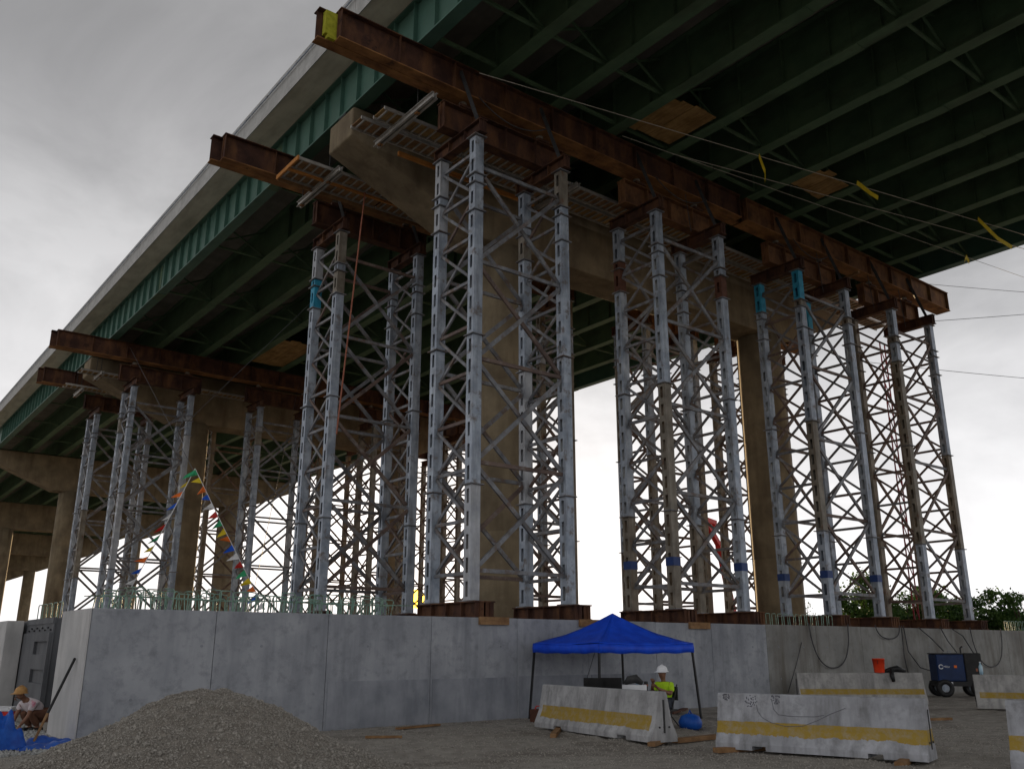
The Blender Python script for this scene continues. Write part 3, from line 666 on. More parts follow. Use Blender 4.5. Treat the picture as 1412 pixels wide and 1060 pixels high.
wire((13.1, 54.0, 19.0), (9.0, 27.6, 7.0), 'thin guy wire from the distant beam to the bunting peak', .010, m='cable')
wire((24.0, 54.0, 18.6), (13.5, 33, 4.0), 'long thin guy wire crossing the distant towers', .012, m='cable')
wire((14.0, 26.8, 18.0), (13.3, 26.6, 8.6), 'pink brown rope hanging from the rear platform', .03, m='cord', cat='rope', name='hanging_rope')
wire((17.8, 27.6, 16.6), (17.75, 27.6, 3.5), 'pink brown rope hanging left of the nearest tower', .022, m='cord', cat='rope', name='hanging_rope')

# bunting with pennants
bt = thing('pennant_bunting', 'two strings of red, blue, yellow, green and white pennant flags', 'bunting', (0, 0, 0))
pk = Vector((8.85, 27.0, 6.95))
e1 = Vector((7.25, 26.5, 3.3)); e2 = Vector((11.1, 26.2, 2.8))
cols = ['f_green', 'yellow', 'f_orange', 'f_blue', 'f_white', 'red']
for e, nn, sg in ((e1, 11, .05), (e2, 17, .04)):
    pts = [pk.lerp(e, i / 20) - Vector((0, 0, sg * 4 * (i / 20) * (1 - i / 20))) for i in range(21)]
    MB().tube(pts, .012, 5).build('string', 'f_white', bt)
    for k in range(nn):
        u = (k + .4) / nn; p = pk.lerp(e, u) - Vector((0, 0, sg * 4 * u * (1 - u))); dd = (e - pk).normalized()
        a = p - dd * .10; b = p + dd * .10; tip = p + Vector((-.24 - .1 * random.random(), random.uniform(-.1, .1), -.12 + random.uniform(-.12, .08)))
        mid = (a + b) / 2 * .45 + tip * .55 + Vector((random.uniform(-.05, .05), random.uniform(-.06, .06), .03))
        f = MB().add([a, b, tip, mid], [(0, 1, 3), (1, 2, 3), (2, 0, 3)]).build('pennant', cols[k % 6], bt)
        s = f.modifiers.new('solid', 'SOLIDIFY'); s.thickness = .006

# ================================================================== BARRIERS
def barrier(p, q, m, label, h=.90, name='concrete_barrier', low=.05):
    p, q = Vector((*p, 0)), Vector((*q, 0)); ln = (q - p).length; ang = math.atan2(q.y - p.y, q.x - p.x)
    t = thing(name, label, 'barrier', ((p + q) / 2) + Vector((0, 0, low)), ang, 'concrete jersey barriers')
    prof = [(-.30, 0), (.30, 0), (.30, .10), (.18, .36), (.085, h - .02), (.065, h), (-.065, h), (-.085, h - .02), (-.18, .36), (-.30, .10)]
    top = [(-.30, .07), (.30, .07), (.30, .10), (.18, .36), (.085, h - .02), (.065, h), (-.065, h), (-.085, h - .02), (-.18, .36), (-.30, .10)]
    L_ = ln / 2; cuts = [-L_, -L_ * .62, -L_ * .48, L_ * .48, L_ * .62, L_]
    b = MB()
    vs = []; fs = []
    stations = [(-L_, prof), (cuts[1], prof), (cuts[1] + .004, top), (cuts[2] - .004, top), (cuts[2], prof), (cuts[3], prof), (cuts[3] + .004, top), (cuts[4] - .004, top), (cuts[4], prof), (L_, prof)]
    k = len(prof)
    for x, pr in stations: vs += [(x, u, v) for u, v in pr]
    fs.append(tuple(range(k))); fs.append(tuple(range((len(stations) - 1) * k, len(stations) * k))[::-1])
    for i in range(len(stations) - 1): fs += [(i * k + j, i * k + (j + 1) % k, (i + 1) * k + (j + 1) % k, (i + 1) * k + j) for j in range(k)]
    o = b.add(vs, fs).build('body', m, t); bv = o.modifiers.new('bevel', 'BEVEL'); bv.width = .02; bv.segments = 2; bv.limit_method = 'ANGLE'; bv.angle_limit = R(12)
    for s in (-1, 1):
        MB().box(s * L_ - .012 * (s < 0), -.018, .16, s * L_ + .012 * (s > 0), .018, .74).build('connector_bar', 'dark', t)
        for u in (-.07, .07): MB().tube([(s * L_, u * 1.6, .26), (s * (L_ + .015), u * 1.6, .26)], .018, 8).build('bolt', 'dark', t)
    return t
bA = barrier((13.62, 16.2), (13.02, 12.1), 'barrier_a', 'concrete barrier with yellow stripe in front of the blue canopy', .88)
bB = barrier((13.25, 10.95), (14.2, 7.65), 'barrier_b', 'nearest concrete barrier with peeling yellow stripe and dark scribbles', .90)
bC = barrier((25.3, 17.8), (28.4, 15.35), 'barrier_c', 'concrete barrier carrying the red bucket and dark gloves', .92)
bD = barrier((27.6, 13.35), (29.6, 9.8), 'barrier_c', 'concrete barrier beside the welding generator at the right edge', .92)
bE = barrier((14.35, 6.5), (15.1, 3.2), 'barrier_b', 'cropped concrete barrier in the lower right corner', .92)
# scribbles on barrier B (front side has local +y or -y toward the camera)
def face_pt(t, u, v, off=.004):
    """point on the camera-side upper face of a barrier in local coordinates"""
    w_ = .18 + (.085 - .18) * (v - .36) / (.88 - .36)
    return Vector((u, -(w_ + off), v))
def scribble(t, pts, r, name='scribble'):
    MB().tube([face_pt(t, u, v, .001) for u, v in pts], r, 5).build(name, 'mark', t)
scribble(bB, [(-1.0, .72), (-.98, .62), (-.9, .52), (-.75, .45), (-.5, .40), (-.2, .42), (.05, .52), (.25, .62), (.5, .72)], .005)
scribble(bB, [(-.73, .80), (-.70, .66), (-.62, .58), (-.4, .56), (0, .57), (.15, .60)], .005)
for (u, v, rr) in ((-1.55, .85, .07), (-1.10, .78, .11), (-.66, .83, .09)):
    for k in range(34):
        a, d = random.uniform(0, 6.28), rr * math.sqrt(random.random()); uu, vv = u + d * math.cos(a), min(.875, v + d * math.sin(a)); c = face_pt(bB, uu, vv, .0)
        MB().add([c + Vector((dx, -.002, dz)) for dx, dz in ((-.012, -.008), (.008, -.012), (.012, .006), (-.005, .012))], [(0, 1, 2, 3)]).build('ink_spot', 'mark', bB)
# timber dunnage
timber((12.2, 14.3, .05), (13.6, 15.7, .05), .12, .09, 'wood', 'timber lying left of the canopy barrier end')
timber((12.55, 12.0, .05), (13.7, 12.6, .05), .14, .07, 'wood', 'timber under the right end of the canopy barrier')
timber((13.4, 12.2, .05), (15.2, 12.3, .05), .16, .08, 'wood', 'flat timber behind the right end of the canopy barrier')
timber((12.75, 10.7, .045), (13.75, 10.4, .045), .16, .08, 'wood', 'timber under the left end of the scribbled barrier')
timber((13.3, 7.7, .045), (14.6, 8.2, .045), .14, .08, 'wood', 'timber under the right end of the scribbled barrier')

# ================================================================== CANOPY
cn = thing('pop_up_canopy', 'bright blue pop-up canopy tent with thin black legs against the wall', 'canopy')
CL, CF, CR, CB = Vector((15.1, 18.45, 1.66)), Vector((15.05, 15.95, 1.66)), Vector((18.15, 15.75, 1.66)), Vector((18.25, 18.4, 1.66))
PKc = Vector((16.7, 17.15, 2.56))
roof = MB(); n = 10
cs = [CL, CF, CR, CB]
for i in range(4):
    a, b = cs[i] + Vector((0, 0, .16)), cs[(i + 1) % 4] + Vector((0, 0, .16)); vs = []; fs = []
    for r in range(n + 1):
        for c in range(n + 1):
            t_ = r / n; e = a.lerp(b, c / n); p = PKc.lerp(e, t_)
            p.z -= .02 * math.sin(c / n * 9.4) * t_ * (1 - t_) * 2 + .10 * math.sin(math.pi * t_) * (1 - .2 * abs(c / n - .5)) + .05 * math.sin(math.pi * c / n) * math.sin(math.pi * t_ * .8) * t_ - .012 * noise.noise((p.x * 2.3, p.y * 2.3, 1)) * 2
            vs.append(p)
    fs = [(r * (n + 1) + c, r * (n + 1) + c + 1, (r + 1) * (n + 1) + c + 1, (r + 1) * (n + 1) + c) for r in range(n) for c in range(n)]
    roof.add(vs, fs)
o = roof.build('roof_cloth', 'canvas_blue', cn, smooth=True); s = o.modifiers.new('solid', 'SOLIDIFY'); s.thickness = .012
for i in range(4):
    a, b = cs[i], cs[(i + 1) % 4]; v = MB(); vs = []
    nn = 24; cen = (CL + CR) / 2
    for c in range(nn + 1):
        p = a.lerp(b, c / nn); o2 = (p - cen).normalized() * (.012 * math.sin(c * 1.1) + .006)
        z0 = .155 - .03 * math.sin(math.pi * c / nn); z1 = -.06 + .012 * math.sin(c * .9) - .015 * math.sin(math.pi * c / nn)
        vs += [(p.x, p.y, p.z + z0), (p.x + o2.x, p.y + o2.y, p.z + (z0 + z1) / 2), (p.x + o2.x * .5, p.y + o2.y * .5, p.z + z1)]
    o = v.add(vs, [(3 * c + r, 3 * c + r + 1, 3 * c + r + 4, 3 * c + r + 3) for c in range(nn) for r in range(2)]).build('valance', 'canvas_blue', cn, smooth=True)
    s = o.modifiers.new('solid', 'SOLIDIFY'); s.thickness = .008
cen = (CL + CR) / 2
for p in cs:
    q = cen + (p - cen) * 1.05
    MB().bar((q.x, q.y, 0), (p.x + (cen.x - p.x) * .02, p.y + (cen.y - p.y) * .02, 1.72), .045, .045).build('leg', 'black', cn)
    MB().box(q.x - .06, q.y - .06, .0, q.x + .06, q.y + .06, .012).build('foot_plate', 'black', cn)
for i in range(4):
    a, b = cs[i] + (cen - cs[i]) * .03, cs[(i + 1) % 4] + (cen - cs[(i + 1) % 4]) * .03
    m_ = (a + b) / 2
    MB().bar((a.x, a.y, 1.62), (m_.x, m_.y, 1.72), .02, .03).bar((m_.x, m_.y, 1.72), (b.x, b.y, 1.62), .02, .03).build('truss_bar', 'black', cn)
wire((16.6, 17.6, 1.9), (15.9, 17.4, .8), 'thin dark cord hanging under the blue canopy', .008, m='cable', cat='cord', name='power_cord')

# table with laptops behind the barrier
tb = thing('folding_table', 'dark folding table behind the canopy barrier', 'table', (14.95, 15.05, 0), R(-2))
MB().box(-1.1, -.36, .74, .9, .36, .78).build('table_top', 'dark', tb)
for x in (-1.0, .8):
    for y in (-.3, .3): MB().tube([(x, y, 0), (x, y, .74)], .02, 8).build('leg', 'black', tb)
def laptop(x, y, rz, label):
    t = thing('laptop', label, 'laptop', (x, y, .781), rz, 'laptops on the table')
    MB().box(-.22, -.14, 0, .22, .14, .022).build('base', 'black', t)
    o = MB().box(-.22, 0, 0, .22, .012, .29).build('screen_lid', 'black', t); o.location = (0, -.14, .022); o.rotation_euler.x = R(12)
laptop(14.12, 15.18, R(-38), 'open black laptop nearest the canopy middle leg, left of the pair')
laptop(14.50, 14.98, R(-44), 'open black laptop, right of the pair on the table')
t = thing('white_hard_case', 'white box with dark bag on it beside the laptops', 'box', (15.15, 14.95, .781), R(-42))
MB().box(-.28, -.15, 0, .28, .15, .14).build('box_body', 'white', t); MB().box(-.285, -.10, .05, -.281, .12, .09).build('stripe', 'blue_tape', t)
o = MB().tube([(-.2, 0, .16), (-.1, .02, .24), (.05, 0, .27), (.2, -.01, .17)], [.04, .09, .1, .05], 8).build('dark_bag', 'dark', t, smooth=True)
t = thing('water_bottle', 'clear blue water bottle standing beside the white box', 'bottle', (15.42, 15.08, .781))
MB().lathe([(.04, 0), (.045, .03), (.045, .2), (.018, .27), (.018, .29)], 12).build('bottle', 'water_bottle', t, smooth=True); MB().lathe([(.022, .29), (.022, .32)], 12).build('cap', 'white', t)
t = thing('travel_mug', 'dark travel mug left of the worker in the hard hat', 'mug', (15.60, 15.0, .781))
MB().lathe([(.035, 0), (.045, .16), (.048, .165), (.045, .2), (.02, .205)], 12).build('cup', 'dark', t, smooth=True); MB().lathe([(.047, .1), (.05, .11), (.05, .13), (.047, .14)], 12).build('sleeve', 'cord', t)
t = thing('coiled_cable', 'small dark coiled cable left of the laptops', 'cable', (13.98, 15.25, .785))
MB().tube([(.14 * math.cos(a * .5), .14 * math.sin(a * .5), .02 + .012 * (a % 3) + .06 * max(0, math.sin(a * .5))) for a in range(30)], .014, 6).build('coil', 'dark', t)

# ================================================================== PEOPLE
def skin_mesh(name, nodes, edges, m, parent, root=0, sub=2):
    me = bpy.data.meshes.new(name); me.from_pydata([n_[0] for n_ in nodes], edges, []); me.materials.append(MATS[m])
    o = link(name, me, parent); sk = o.modifiers.new('skin', 'SKIN'); sk.use_smooth_shade = True
    for i, n_ in enumerate(nodes):
        r = n_[1]; me.skin_vertices[0].data[i].radius = (r, r) if not isinstance(r, tuple) else r
    me.skin_vertices[0].data[root].use_root = True
    s = o.modifiers.new('sub', 'SUBSURF'); s.levels = sub; s.render_levels = sub
    return o
def hand(parent, wrist, dirv, upv, curl=.5, s=1.0):
    d = Vector(dirv).normalized(); u = (Vector(upv) - d * Vector(upv).dot(d)).normalized(); r = d.cross(u); w_ = Vector(wrist); m = MB()
    m.tube([w_ - d * .01, w_ + d * .03 * s, w_ + d * .085 * s], [.024 * s, .036 * s, .034 * s], 8)
    for k, (off, ln) in enumerate(((-.027, .070), (-.009, .080), (.009, .076), (.027, .060))):
        b = w_ + d * .08 * s + r * off * s; c = curl
        p1 = b + (d * math.cos(c) - u * math.sin(c)) * ln * .45 * s; p2 = p1 + (d * math.cos(c * 2.2) - u * math.sin(c * 2.2)) * ln * .32 * s; p3 = p2 + (d * math.cos(c * 3) - u * math.sin(c * 3)) * ln * .25 * s
        m.tube([b, p1, p2, p3], [.0095 * s, .009 * s, .008 * s, .006 * s], 6)
    b = w_ + d * .02 * s - r * .025 * s; p1 = b + (d * .6 - r * .8).normalized() * .035 * s; p2 = p1 + (d * .9 - r * .3 - u * .2).normalized() * .035 * s
    m.tube([b, p1, p2], [.012 * s, .010 * s, .008 * s], 6)
    return m.build('hand', 'skin', parent, smooth=True)
def head_bits(parent, c, f):
    """face on a head centred at c looking along f"""
    c, f = Vector(c), Vector(f).normalized(); up = Vector((0, 0, 1)); r = f.cross(up).normalized(); up = r.cross(f)
    MB().tube([c + f * .085 + up * .025, c + f * .122 - up * .02, c + f * .088 - up * .03], [.010, .016, .010], 6).build('nose', 'skin', parent, smooth=True)
    for s in (-1, 1):
        MB().lathe([(.004, -.008), (.011, 0), (.004, .008)], 8, tuple(c + f * .088 + r * s * .033 + up * .022)).build('eye', 'black', parent)
        MB().tube([c + r * s * .082 - up * .03, c + r * s * .095, c + r * s * .085 + up * .03], [.012, .016, .012], 6).build('ear', 'skin', parent, smooth=True)
    MB().tube([c + f * .088 - up * .055 - r * .025, c + f * .094 - up * .056, c + f * .088 - up * .055 + r * .025], .006, 5).build('mouth', 'trousers_brown', parent)
def hard_hat(parent, c, f, m):
    c, f = Vector(c), Vector(f).normalized()
    hh = MB().lathe([(.135, 0), (.150, .004), (.148, .014), (.128, .022), (.124, .06), (.108, .10), (.075, .132), (.03, .145)], 24, tuple(c))
    o = hh.build('hard_hat', m, parent, smooth=True)
    b = MB(); r = f.cross(Vector((0, 0, 1))).normalized()
    vs = []
    for k in range(9):
        a = R(-70 + 140 * k / 8); dd = f * math.cos(a) + r * math.sin(a); vs += [c + dd * .125 + Vector((0, 0, .014)), c + dd * (.15 + .055 * math.cos(a)) + Vector((0, 0, -.004))]
    o2 = b.add(vs, [(2 * k, 2 * k + 1, 2 * k + 3, 2 * k + 2) for k in range(8)]).build('brim', m, o); s = o2.modifiers.new('solid', 'SOLIDIFY'); s.thickness = .008
    MB().tube([c + f * (.115 * math.cos(a)) + Vector((0, 0, .03 + .125 * math.sin(a))) for a in [math.pi * i / 10 for i in range(11)]], .012, 6).build('crest', m, o)
# worker seated at the table, facing the laptops (local +y = forward)
pw = thing('person', 'worker in white hard hat and hi-vis yellow shirt seated at the table', 'person', (16.25, 15.05, 0), R(100))
hd = (0, .06, 1.16)
body = [((0, 0, .50), .13), ((0, -.02, .66), .12), ((0, 0, .84), .13), ((0, .01, .96), .06), ((0, .03, 1.03), .052), ((0, .055, 1.09), .088), ((0, .06, 1.17), .098), ((0, .055, 1.25), .06),
        ((.18, 0, .90), .06), ((.24, .12, .70), .05), ((.10, .34, .84), .040), ((.05, .38, .95), .030),
        ((-.18, 0, .90), .06), ((-.25, .12, .70), .05), ((-.12, .36, .80), .040), ((-.06, .42, .86), .030),
        ((.10, .05, .48), .09), ((.13, .46, .47), .065), ((.13, .48, .12), .045), ((.13, .60, .05), .04), ((-.10, .05, .48), .09), ((-.13, .46, .47), .065), ((-.13, .48, .12), .045), ((-.13, .60, .05), .04)]
E_ = [(0, 1), (1, 2), (2, 3), (3, 4), (4, 5), (5, 6), (6, 7), (2, 8), (8, 9), (9, 10), (10, 11), (2, 12), (12, 13), (13, 14), (14, 15), (0, 16), (16, 17), (17, 18), (18, 19), (0, 20), (20, 21), (21, 22), (22, 23)]
skin_mesh('body', body, E_, 'skin', pw)
skin_mesh('shirt', [((0, 0, .50), .17), ((0, -.02, .68), .165), ((0, 0, .84), .165), ((0, .01, .93), .09), ((.19, 0, .89), .085), ((.235, .09, .74), .075), ((-.19, 0, .89), .085), ((-.245, .09, .74), .075)], [(0, 1), (1, 2), (2, 3), (2, 4), (4, 5), (2, 6), (6, 7)], 'hivis', pw)
skin_mesh('trousers', [((0, 0, .50), .15), ((.10, .06, .48), .115), ((.13, .46, .47), .085), ((.13, .48, .14), .07), ((-.10, .06, .48), .115), ((-.13, .46, .47), .085), ((-.13, .48, .14), .07)], [(0, 1), (1, 2), (2, 3), (0, 4), (4, 5), (5, 6)], 'trousers', pw)
for s in (-1, 1): MB().box(s * .13 - .05, .42, 0, s * .13 + .05, .70, .09).build('boot', 'dark', pw)
head_bits(pw, (0, .065, 1.16), (0, 1, -.12)); hard_hat(pw, (0, .055, 1.18), (0, 1, 0), 'white')
hand(pw, (.05, .38, .95), (-.1, .35, .9), (0, -1, .3), .9); hand(pw, (-.06, .42, .86), (.3, .6, .5), (0, -.6, 1), .8)
ch = thing('folding_chair', 'dark folding chair under the worker at the table', 'chair', (16.25, 15.05, 0), R(100))
MB().box(-.22, -.2, .33, .22, .22, .36).build('seat', 'dark', ch); MB().box(-.22, -.235, .55, .22, -.21, .85).build('backrest', 'dark', ch)
for s in (-1, 1): MB().tube([(s * .21, -.22, .9), (s * .21, .2, 0)], .014, 6).build('leg', 'dark', ch); MB().tube([(s * .19, .2, .34), (s * .19, -.24, 0)], .014, 6).build('leg', 'dark', ch)
# worker bending over at the wall end
pc = thing('person', 'crouching worker in pale shirt and tan hat beside the wall end', 'person', (4.5, 22.3, 0), R(115))
nb = [((0, -.05, .36), .13), ((0, .10, .50), .125), ((0, .26, .60), .13), ((0, .34, .66), .06), ((0, .40, .70), .055), ((0, .45, .74), .075), ((0, .49, .76), .083), ((0, .53, .78), .06),
      ((.17, .28, .56), .055), ((.20, .36, .34), .045), ((.14, .48, .16), .035), ((-.17, .28, .56), .055), ((-.20, .36, .34), .045), ((-.14, .48, .16), .035),
      ((.11, -.04, .34), .09), ((.14, .28, .40), .065), ((.12, .04, .10), .048), ((.12, .14, .05), .04), ((-.11, -.04, .34), .09), ((-.14, .28, .40), .065), ((-.12, .04, .10), .048), ((-.12, .14, .05), .04)]
skin_mesh('body', nb, [(0, 1), (1, 2), (2, 3), (3, 4), (4, 5), (5, 6), (6, 7), (2, 8), (8, 9), (9, 10), (2, 11), (11, 12), (12, 13), (0, 14), (14, 15), (15, 16), (16, 17), (0, 18), (18, 19), (19, 20), (20, 21)], 'skin', pc)
skin_mesh('shirt', [((0, -.04, .38), .17), ((0, .10, .50), .17), ((0, .26, .60), .16), ((0, .32, .64), .09), ((.18, .28, .56), .085), ((.205, .34, .42), .07), ((-.18, .28, .56), .085), ((-.205, .34, .42), .07)], [(0, 1), (1, 2), (2, 3), (2, 4), (4, 5), (2, 6), (6, 7)], 'shirt_white', pc)
skin_mesh('trousers', [((0, -.06, .34), .15), ((.11, -.04, .34), .115), ((.14, .28, .40), .085), ((.12, .06, .13), .07), ((-.11, -.04, .34), .115), ((-.14, .28, .40), .085), ((-.12, .06, .13), .07)], [(0, 1), (1, 2), (2, 3), (0, 4), (4, 5), (5, 6)], 'trousers_brown', pc)
for s in (-1, 1): MB().box(s * .12 - .05, -.05, 0, s * .12 + .05, .22, .09).build('boot', 'dark', pc)
head_bits(pc, (0, .49, .75), (0, 1, -.6)); hard_hat(pc, (0, .47, .79), (0, 1, 0), 'hat_tan')
for s in (-1, 1): hand(pc, (s * .14, .48, .16), (0, .4, -.9), (0, 1, .2), .6)

# ================================================================== SITE THINGS
# bucket and gloves on barrier C
mid = (Vector((25.3, 17.8, 0)).lerp(Vector((28.4, 15.35, 0)), .67))
bk = thing('bucket', 'red orange bucket upright on the far barrier', 'bucket', (mid.x, mid.y, .97))
MB().lathe([(.15, 0), (.155, .02), (.185, .40), (.195, .40), (.195, .43), (.183, .43), (.17, .40), (.14, .03)], 24).build('bucket_body', 'bucket', bk, smooth=True)
MB().tube([(.195 * math.cos(a), .195 * math.sin(a) * .3 - .1, .38 - .2 * math.sin(a)) for a in [math.pi * i / 12 for i in range(13)]], .006, 5).build('handle', 'dark', bk)
m2 = (Vector((25.3, 17.8, 0)).lerp(Vector((28.4, 15.35, 0)), .80))
gl = thing('dark_cloth', 'dark cloth draped over the barrier top beside the red bucket', 'cloth', (m2.x, m2.y, .97), math.atan2(-2.45, 3.1))
MB().tube([(-.35, 0, .04), (-.15, .02, .09), (.05, 0, .12), (.3, 0, .05)], [.05, .08, .10, .05], 8).tube([(-.15, -.05, .07), (-.2, -.16, -.06), (-.18, -.21, -.26)], [.06, .07, .05], 8).build('folds', 'black', gl, smooth=True)
# hi-vis helmet glimpsed behind barrier B
t = thing('hivis_vest', 'crumpled hi-vis vest behind the scribbled barrier', 'vest', (18.5, 13.7, .0))
o = MB().tube([(-.35, .1, .10), (-.1, 0, .30), (.12, .05, .26), (.35, -.05, .12)], [.1, .17, .16, .1], 10).build('cloth_heap', 'hivis', t, smooth=True); MB().tube([(-.2, -.1, .24), (.15, -.1, .28)], .05, 8).build('dark_strap', 'dark', t, smooth=True)
MB().box(-.4, -.25, 0, .4, .3, .14).build('crate', 'dark', t)
# blue bucket behind canopy barrier
t = thing('blue_bag', 'bright blue bag on the gravel right of the canopy barrier', 'bag', (15.9, 14.0, 0))
MB().lathe([(.16, 0), (.24, .05), (.26, .16), (.20, .28), (.08, .33)], 16).build('bag_body', 'tarp_blue', t, smooth=True); MB().tube([(-.06, 0, .31), (0, 0, .40), (.06, 0, .31)], .015, 6).build('bag_knot', 'tarp_blue', t)
# orange cones / hoses by the canopy's left leg
t = thing('gas_can', 'dark red can on the ground left of the canopy barrier', 'can', (14.55, 17.6, 0))
MB().box(-.16, -.12, 0, .16, .12, .30).build('can_body', 'rust_block', t); MB().tube([(-.1, 0, .30), (-.05, 0, .37), (.08, 0, .37), (.12, 0, .30)], .014, 6).build('handle', 'red', t); MB().tube([(.1, 0, .29), (.22, 0, .42)], .018, 6).build('spout', 'black', t)
t = tag(MB().tube([(14.7, 17.9, .06), (14.9, 17.8, .09), (15.15, 17.85, .06)], [.07, .11, .08], 8).build('sand_bag', 'stone_light', smooth=True), 'pale weight bag at the canopy left leg', 'bag')
# welding generator
ge = thing('welding_generator', 'blue and black welding generator on wheels beside the concrete wall', 'generator', (34.35, 17.2, 0), R(-44))
W_, D_ = .80, .42
b = MB().box(-W_, -D_, .55, .18, D_, 1.50).build('blue_cabinet', 'gen_blue', ge); bv = b.modifiers.new('bevel', 'BEVEL'); bv.width = .03
b = MB().box(.182, -D_ - .01, .50, W_, D_ + .01, 1.54).build('black_cabinet', 'black', ge); bv = b.modifiers.new('bevel', 'BEVEL'); bv.width = .03
MB().box(-W_ - .05, -D_ - .03, .38, W_ + .02, D_ + .03, .548).build('chassis', 'black', ge); MB().box(-W_ - .02, -D_ - .02, 1.502, .18, D_ + .02, 1.54).build('lid', 'dark', ge)
MB().tube([(.25, 0, 1.54), (.25, 0, 1.72), (.33, 0, 1.78)], .03, 8).build('exhaust', 'dark', ge); MB().tube([(-.25, -.1, 1.54), (-.25, -.1, 1.62), (-.15, -.1, 1.62), (-.15, -.1, 1.54)], .012, 6).build('lifting_eye', 'galv', ge)
for s in (-1, 1):
    for x in (-.60, .62):
        wv = MB(); 
        prof = [(.14, -.08), (.27, -.09), (.31, -.06), (.31, .06), (.27, .09), (.14, .08)]
        k = len(prof); nn = 20; vs = [(x + r * math.cos(2 * math.pi * j / nn), s * (D_ - .02) + z, .31 + r * math.sin(2 * math.pi * j / nn)) for r, z in prof for j in range(nn)]
        wv.add(vs, [(i * nn + j, i * nn + (j + 1) % nn, ((i + 1) % k) * nn + (j + 1) % nn, ((i + 1) % k) * nn + j) for i in range(k) for j in range(nn)])
        tw = wv.build('wheel', 'black', ge, smooth=True)
        MB().tube([(x, s * (D_ - .02) - .06, .31), (x, s * (D_ - .02) + .065, .31)], .15, 16).build('rim', 'galv', tw)
MB().box(-.20, -D_ - .006, 1.02, -.10, -D_ - .001, 1.11).build('warning_label', 'f_orange', ge); MB().box(-.45, -D_ - .036, .45, -.32, -D_ - .031, .53).build('data_plate', 'white', ge)
MB().tube([(-.66 + .07 * math.cos(a), -D_ - .004, 1.06 + .07 * math.sin(a)) for a in [R(30) + R(300) * i / 16 for i in range(17)]], .02, 5).build('ring_logo', 'white', ge)
cu = bpy.data.curves.new('logo_text', 'FONT'); cu.body = 'Miller'; cu.size = .10; cu.extrude = .002
to = bpy.data.objects.new('logo_tmp', cu); col.objects.link(to); dg = bpy.context.evaluated_depsgraph_get(); me = bpy.data.meshes.new_from_object(to.evaluated_get(dg)); bpy.data.objects.remove(to)
me.materials.clear(); me.materials.append(MATS['white']); lo = link('logo_lettering', me, ge, (-.57, -D_ - .005, 1.03)); lo.rotation_euler = (R(90), 0, 0)
MB().box(.55, -D_ - .016, .9, .62, -D_ - .011, 1.0).build('gauge', 'cord', ge)
# water bottle on barrier D
t = thing('water_bottle', 'water bottle standing on the barrier beside the generator', 'bottle', (27.72, 13.14, .97)); MB().lathe([(.05, 0), (.055, .1), (.055, .22), (.02, .30), (.02, .33)], 12).build('bottle', 'water_bottle', t, smooth=True); MB().lathe([(.024, .33), (.024, .36)], 10).build('cap', 'white', t)
# welding cables looping down the stained wall
def loop_cable(x0, x1, zl, label, y=18.80, z0=2.55, r=.022, z1=None):
    z1 = z1 or z0; pts = []
    for i in range(25):
        u = i / 24; c = math.sin(math.pi * u) ** .55
        z = z0 + (z1 - z0) * u; z = z + (zl - z) * c
        pts.append((x0 + (x1 - x0) * (u - .06 * math.sin(2 * math.pi * u)), y - .04 * c, z))
    tag(MB().tube(pts, r, 6).build('welding_cable', 'cable', smooth=True), label, 'cable', 'cables on the stained wall')
def hang_cable(pts, label, r=.022): tag(MB().tube(pts, r, 6).build('welding_cable', 'cable', smooth=True), label, 'cable', 'cables on the stained wall')
loop_cable(27.7, 30.1, 1.05, 'deep cable loop on the wall, leftmost one')
loop_cable(31.9, 33.6, 2.05, 'shallow cable loop right of the leftmost one')
hang_cable([(33.9, 18.8, 2.55), (34.0, 18.78, 1.6), (34.6, 18.7, 1.0), (35.2, 18.5, .85)], 'cable curving down the wall behind the generator left side')
hang_cable([(33.75, 18.8, 2.55), (33.7, 18.8, 1.4), (33.9, 18.8, .6)], 'straight cable hanging left of the generator', .018)
hang_cable([(35.0, 18.8, 2.5), (35.5, 18.6, 2.1), (35.6, 18.2, 1.6)], 'cable dropping onto the generator top, left one')
hang_cable([(36.7, 18.8, 2.55), (36.8, 18.6, 2.0), (36.6, 18.2, 1.55)], 'cable dropping onto the generator top, middle one')
hang_cable([(37.6, 18.8, 2.5), (38.1, 18.6, 2.2), (38.0, 18.2, 1.5)], 'cable dropping onto the generator top, right one')
loop_cable(39.2, 42.0, .95, 'deep cable loop on the wall right of the generator')
hang_cable([(27.2, 18.8, 1.9), (26.8, 18.8, 1.2), (26.2, 18.8, .3)], 'thin brown rope slanting down the stained wall', .014)

# left corner: pole, cooler, tarps
pl = thing('leaning_pole', 'black handled wooden pole leaning on the wall end', 'pole'); a, b = Vector((3.75, 18.75, .02)), Vector((4.42, 19.35, 1.52)); mdl = a.lerp(b, .36)
MB().tube([mdl, b], .026, 8).build('dark_handle', 'black', pl); MB().tube([a, mdl], .024, 8).build('wooden_shaft', 'wood', pl); MB().box(3.68, 18.68, 0, 3.85, 18.85, .05).build('foot', 'wood', pl)
co = thing('cooler', 'red cooler box with white lid near the dark footing wall', 'cooler', (4.35, 25.4, 0), R(-35)); b = MB().box(-.27, -.17, 0, .27, .17, .26).build('cooler_body', 'red', co); bv = b.modifiers.new('bevel', 'BEVEL'); bv.width = .02
b = MB().box(-.28, -.18, .262, .28, .18, .37).build('lid', 'white', co); bv = b.modifiers.new('bevel', 'BEVEL'); bv.width = .02; MB().tube([(-.27, -.19, .2), (-.2, -.21, .38), (.2, -.21, .38), (.27, -.19, .2)], .012, 6).build('handle', 'white', co)
